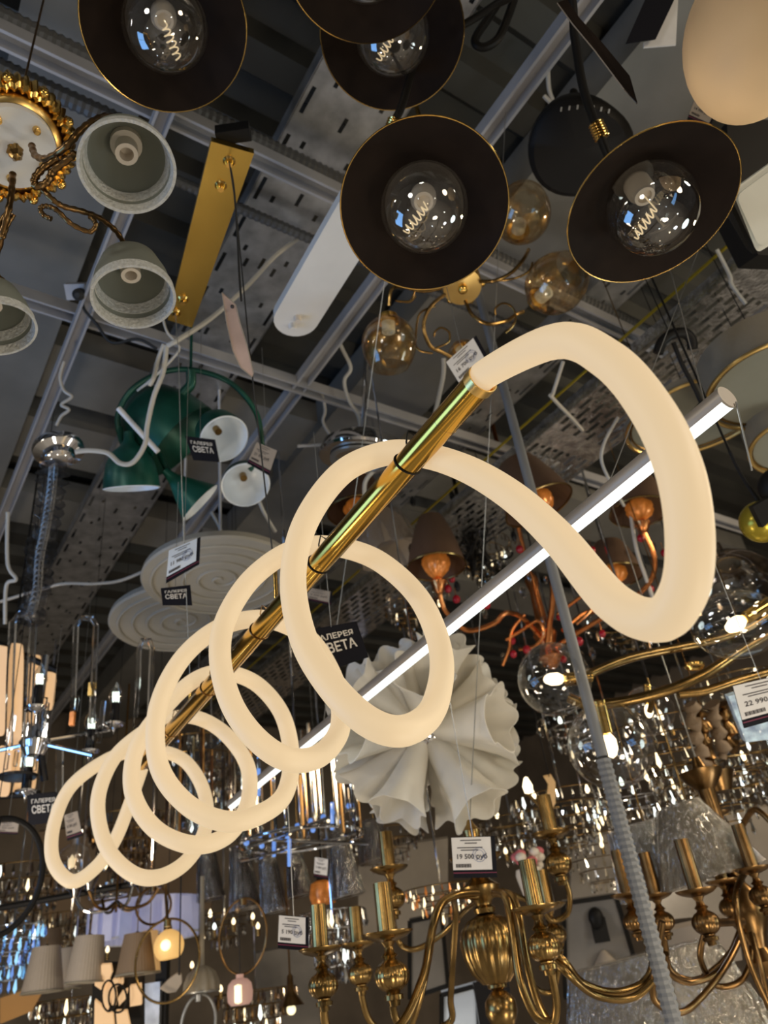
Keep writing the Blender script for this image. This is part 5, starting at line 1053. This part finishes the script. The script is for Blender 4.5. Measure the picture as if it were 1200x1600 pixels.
c, r = board([(0, 1560), (74, 1535), (50, 1580), (0, 1600)], 3.2, 'orange_tile', 'orange-brown panel at the left edge near the bottom')
c, r = board([(400, 1490), (500, 1470), (500, 1640), (400, 1640)], 4.2, 'board_grey', 'grey display board behind the leftmost brass candle')
c, r = board([(690, 1555), (745, 1540), (750, 1640), (690, 1640)], 3.0, 'card_blue', 'pale box wrapped in film under the brass urn', frame_m='black')
tagp(MB().box(.12, .10, .22, T(P(775, 1590, 2.6))).build('dark_box', M['black_glossy'], smooth=False), 'black glossy box behind the lower knob of the brass urn', 'box')
# more lamps far back that fill the gaps between the nearer ones
crystal_lamp(640, 930, 4.2, .22, 4, 'brownish crystal chandelier seen through the second loop above the shop card', mats=('smoke', 'glint', 'crystal_warm', 'bronze'), n=20, seed=21)
crystal_lamp(745, 850, 4.3, .22, 4, 'golden crystal chandelier behind the black twig chandelier', mats=('smoke', 'glint', 'crystal_warm'), n=20, seed=22)
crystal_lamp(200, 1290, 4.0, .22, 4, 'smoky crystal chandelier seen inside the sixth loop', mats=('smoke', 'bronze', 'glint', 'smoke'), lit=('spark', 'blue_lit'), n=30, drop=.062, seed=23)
crystal_lamp(330, 1230, 4.1, .24, 4, 'brown crystal chandelier far behind the blue crystal rods', mats=('smoke', 'bronze', 'glint', 'crystal'), lit=('spark', 'spark_white'), n=30, drop=.062, seed=24)
crystal_lamp(600, 1310, 4.2, .22, 3, 'grey crystal chandelier below the flower lamp, behind the rear brass candle', mats=('smoke', 'crystal', 'glint_white'), n=18, seed=25)
crystal_lamp(930, 1320, 3.9, .24, 4, 'warm crystal chandelier left of the upper part of the ribbed hose', mats=('crystal_warm', 'glint', 'glint_white', 'crystal'), n=20, seed=26)
crystal_lamp(1150, 1080, 3.6, .24, 4, 'crystal chandelier half hidden behind the 22 990 price tag', mats=('crystal_warm', 'glint_white', 'glint', 'crystal'), n=20, seed=27)
crystal_lamp(980, 970, 3.8, .2, 3, 'dim crystal chandelier in the lower tip of the big lit loop', mats=('smoke', 'glint', 'crystal'), n=16, seed=28)
crystal_lamp(400, 1560, 3.8, .2, 3, 'dim crystal chandelier right of the pink jar lamp', mats=('smoke', 'glint', 'bronze'), n=30, drop=.062, seed=29)
r = thing('glass_dome_lamp', 'smoked glass dome lamp right of the lower tip of the big lit loop', 'lamp', P(1150, 920, 2.6))
MB().lathe([(.16, 0), (.155, .05), (.12, .11), (.06, .15), (.02, .16), (.015, .2), (0, .2)], T(P(1150, 930, 2.6)), 40).build('glass_dome', M['smoke'], r)
MB().tube([P(1150, 930, 2.6) + Z * .2, P(1150, 930, 2.6) + Z * 1.3], .003, 6).build('cord', M['black'], r)
r = thing('glass_dome_lamp', 'clear glass dome lamp hanging inside the last loop of the spiral', 'lamp', P(115, 1345, 2.9))
MB().lathe([(.055, -.05), (.062, 0), (.05, .04), (.02, .06), (.015, .09), (0, .09)], T(P(115, 1345, 2.9)), 30).build('glass_dome', M['glass'], r)
MB().lathe([(0, -.02), (.012, -.015), (.014, .01), (0, .03)], T(P(112, 1348, 2.9)), 12).build('bulb', M['filament'], r)
MB().tube([P(115, 1345, 2.9) + Z * .09, P(115, 1345, 2.9) + Z * 2.2], .0014, 6).build('cord', M['black'], r)
price_tag([(100, 1274), (121, 1267), (129, 1306), (105, 1314)], 2.7, 'small tan price tag hanging inside the last loop of the spiral', '8 200 руб', 'card_tan', 1.5, stamp=False, side=False)
price_tag([(-4, 1286), (30, 1284), (27, 1304), (-6, 1302)], 2.7, 'brown price tag at the left edge inside the top of the black ring', '6 800 руб', 'card_tan', .4, stamp=False, side=False)
ar = thing('arm_chandelier', 'small dark chandelier with curved chrome arms just under the sixth loop', 'chandelier', P(180, 1400, 3.3))
for k in range(6):
    a = 6.283 * k / 6 + .2; c = P(182, 1408, 3.05); e = V((math.cos(a), math.sin(a), 0))
    MB().tube(cr([c, c + e * .05 - Z * .03, c + e * .12 - Z * .02, c + e * .16 + Z * .03], 6), .006, 8).build('arm', M['chrome' if k % 2 else 'bronze'], ar)
    MB().lathe([(0, 0), (.012, 0), (.035, .05), (.033, .05), (.01, .006), (0, .006)], T(c + e * .16 + Z * .03), 20).build('glass_cup', M['smoke'], ar)
MB().tube([P(182, 1408, 3.05) - Z * .04, P(182, 1408, 3.05) + Z * .9], .005, 8).build('stem', M['bronze'], ar)
c, r = board([(60, 1300), (330, 1270), (330, 1420), (60, 1440)], 4.6, 'terra', 'brown cloth backing board behind the last loops of the spiral')
c, r = board([(560, 1330), (700, 1310), (700, 1450), (560, 1460)], 4.4, 'board', 'beige display board under the flower lamp, behind the brass arms')
c, r = board([(1010, 1300), (1200, 1260), (1210, 1420), (1015, 1440)], 4.0, 'board', 'beige backing board behind the wrapped shades at right')
# hanging wrapped glass shades in the middle bottom
for i, (x, y, d, w0, w1, h, lab) in enumerate(((330, 1405, 3.4, 12, 22, 90, 'tall wrapped shade under the fifth loop, the leftmost of the grey row'), (385, 1420, 3.3, 14, 26, 92, 'second grey wrapped shade, above the thin brown ring'), (430, 1425, 3.2, 12, 22, 95, 'third grey wrapped shade, directly above the left price tag'), (470, 1400, 3.4, 12, 20, 70, 'short grey wrapped shade left of the small price tag'), (545, 1400, 3.1, 14, 26, 100, 'grey wrapped shade below the white flower lamp'), (590, 1345, 3.6, 16, 30, 60, 'grey wrapped shade directly behind the rear brass candle'))):
    wrapped(x, y, d, w0, w1, h, lab, 'organza', -.12)
ob = thing('amber_lamp', 'amber glass lamp with an inner glow under the small price tag', 'lamp', P(500, 1400, 3.3))
MB().lathe([(0, -.03), (.05, -.03), (.06, .0), (.05, .05), (.03, .06), (0, .06)], T(P(505, 1400, 3.3)), 28).build('amber_glass', M['amber_lit'], ob)
MB().lathe([(0, .055), (.03, .055), (.02, .08), (.004, .1), (.004, .5), (0, .5)], T(P(505, 1400, 3.3)), 14).build('fitting', M['black'], ob)
sm = thing('cone_lamp', 'small dark cone lamp with a glowing bulb at the bottom, left of the brass candles', 'lamp', P(455, 1570, 3.0))
F = T(P(455, 1572, 3.0)); MB().lathe([(.052, 0), (.03, .03), (.014, .05), (.012, .10), (.004, .11), (.004, .5), (0, .5)], F, 24).build('cone_shade', M['bronze'], sm)
MB().ball(F.translation - Z * .012, .018, 14, 10).build('lit_bulb', M['glow_core'], sm)
fp = thing('flower_vase', 'pot of pink silk flowers behind the candles right of the brass urn', 'vase', P(825, 1345, 3.0))
for k in range(14):
    MB().ball(P(rq.uniform(806, 845), rq.uniform(1328, 1352), 3.0 + rq.uniform(-.05, .05)), .022, 10, 6, (1, 1, .8)).build('flower', M['plant' if k % 3 else 'cream'], fp)
MB().lathe([(0, -.09), (.04, -.09), (.055, -.02), (.05, 0), (0, 0)], T(P(826, 1358, 3.0)), 20).build('pot', M['cream'], fp)
al = thing('arched_lamp', 'warm lit arched wall lamp between the flower lamp and the lower clear globe', 'lamp', P(862, 1235, 3.0))
MB().slab([P(x, y, 3.0) for x, y in ((850, 1215), (862, 1212), (868, 1222), (868, 1255), (862, 1266), (850, 1264), (856, 1250), (858, 1228))], FWD, .02).build('lit_arch', M['shade_lit'], al, ang=60)
MB().lathe([(0, -.02), (.016, -.015), (.02, .01), (.008, .04), (0, .045)], T(P(825, 1232, 3.0)), 14).build('lit_bulb', M['bulb_warm'], al)
MB().tube([P(825, 1240, 3.0), P(845, 1262, 3.0), P(858, 1250, 3.0)], .006, 8).build('arm', M['brass_old'], al)
MB().tube([P(858, 1214, 3.0), P(858, 1214, 3.0) + Z * 1.9], .002, 6).build('cord', M['black'], al)
# spot sparkle bulbs scattered among the lamps along the back
bp = None
for k, (x, y, c_) in enumerate(((1005, 1150, 'w'), (1030, 1120, 'c'), (1048, 1135, 'c'), (1080, 1128, 'c'), (985, 1128, 'c'), (365, 1440, 'w'), (395, 1432, 'w'), (345, 1545, 'w'), (300, 1508, 'w'), (255, 1565, 'w'), (790, 1330, 'w'), (940, 1320, 'w'), (960, 1352, 'w'), (403, 1447, 'w'), (168, 1484, 'w'), (68, 1503, 'w'), (335, 1448, 'c'), (1160, 1180, 'c'), (985, 1190, 'w'))):
    d = 3.4; lab = 'tiny %s bulb shining %s' % ('warm' if c_ == 'w' else 'cool white', ('inside the lower clear globe', 'right of the top of the lower globe', 'above the crystal chandelier seen in the lower globe', 'left of the twisted brown lamp', 'at the top left of the lower globe', 'above the thin brown ring', 'left of the left price tag, near the brown ring', 'left of the pink jar lamp', 'right of the brass ring around the globe', 'below the small leaf lamp', 'right of the 19 500 price tag', 'left of the upper part of the grey hose', 'beside the beige display board', 'at the right rim of the brown ring', 'above the cream cut-out lamp', 'beside the blue crystals at the left', 'over the fluted grey dome lamp', 'under the 22 990 price tag', 'at the bottom of the lower clear globe')[k])
    o = thing('small_bulb', lab, 'bulb', P(x, y, d), 'tiny bulbs among the far lamps')
    MB().lathe([(0, -.012), (.007, -.009), (.009, .001), (.004, .013), (0, .016)], T(P(x, y, d)), 12).build('lit_glass', M['spark' if c_ == 'w' else 'spark_white'], o)
    MB().lathe([(0, -.012), (.009, -.014), (.009, -.04), (0, -.04)], T(P(x, y, d)), 10).build('base', M['brass_old'], o)
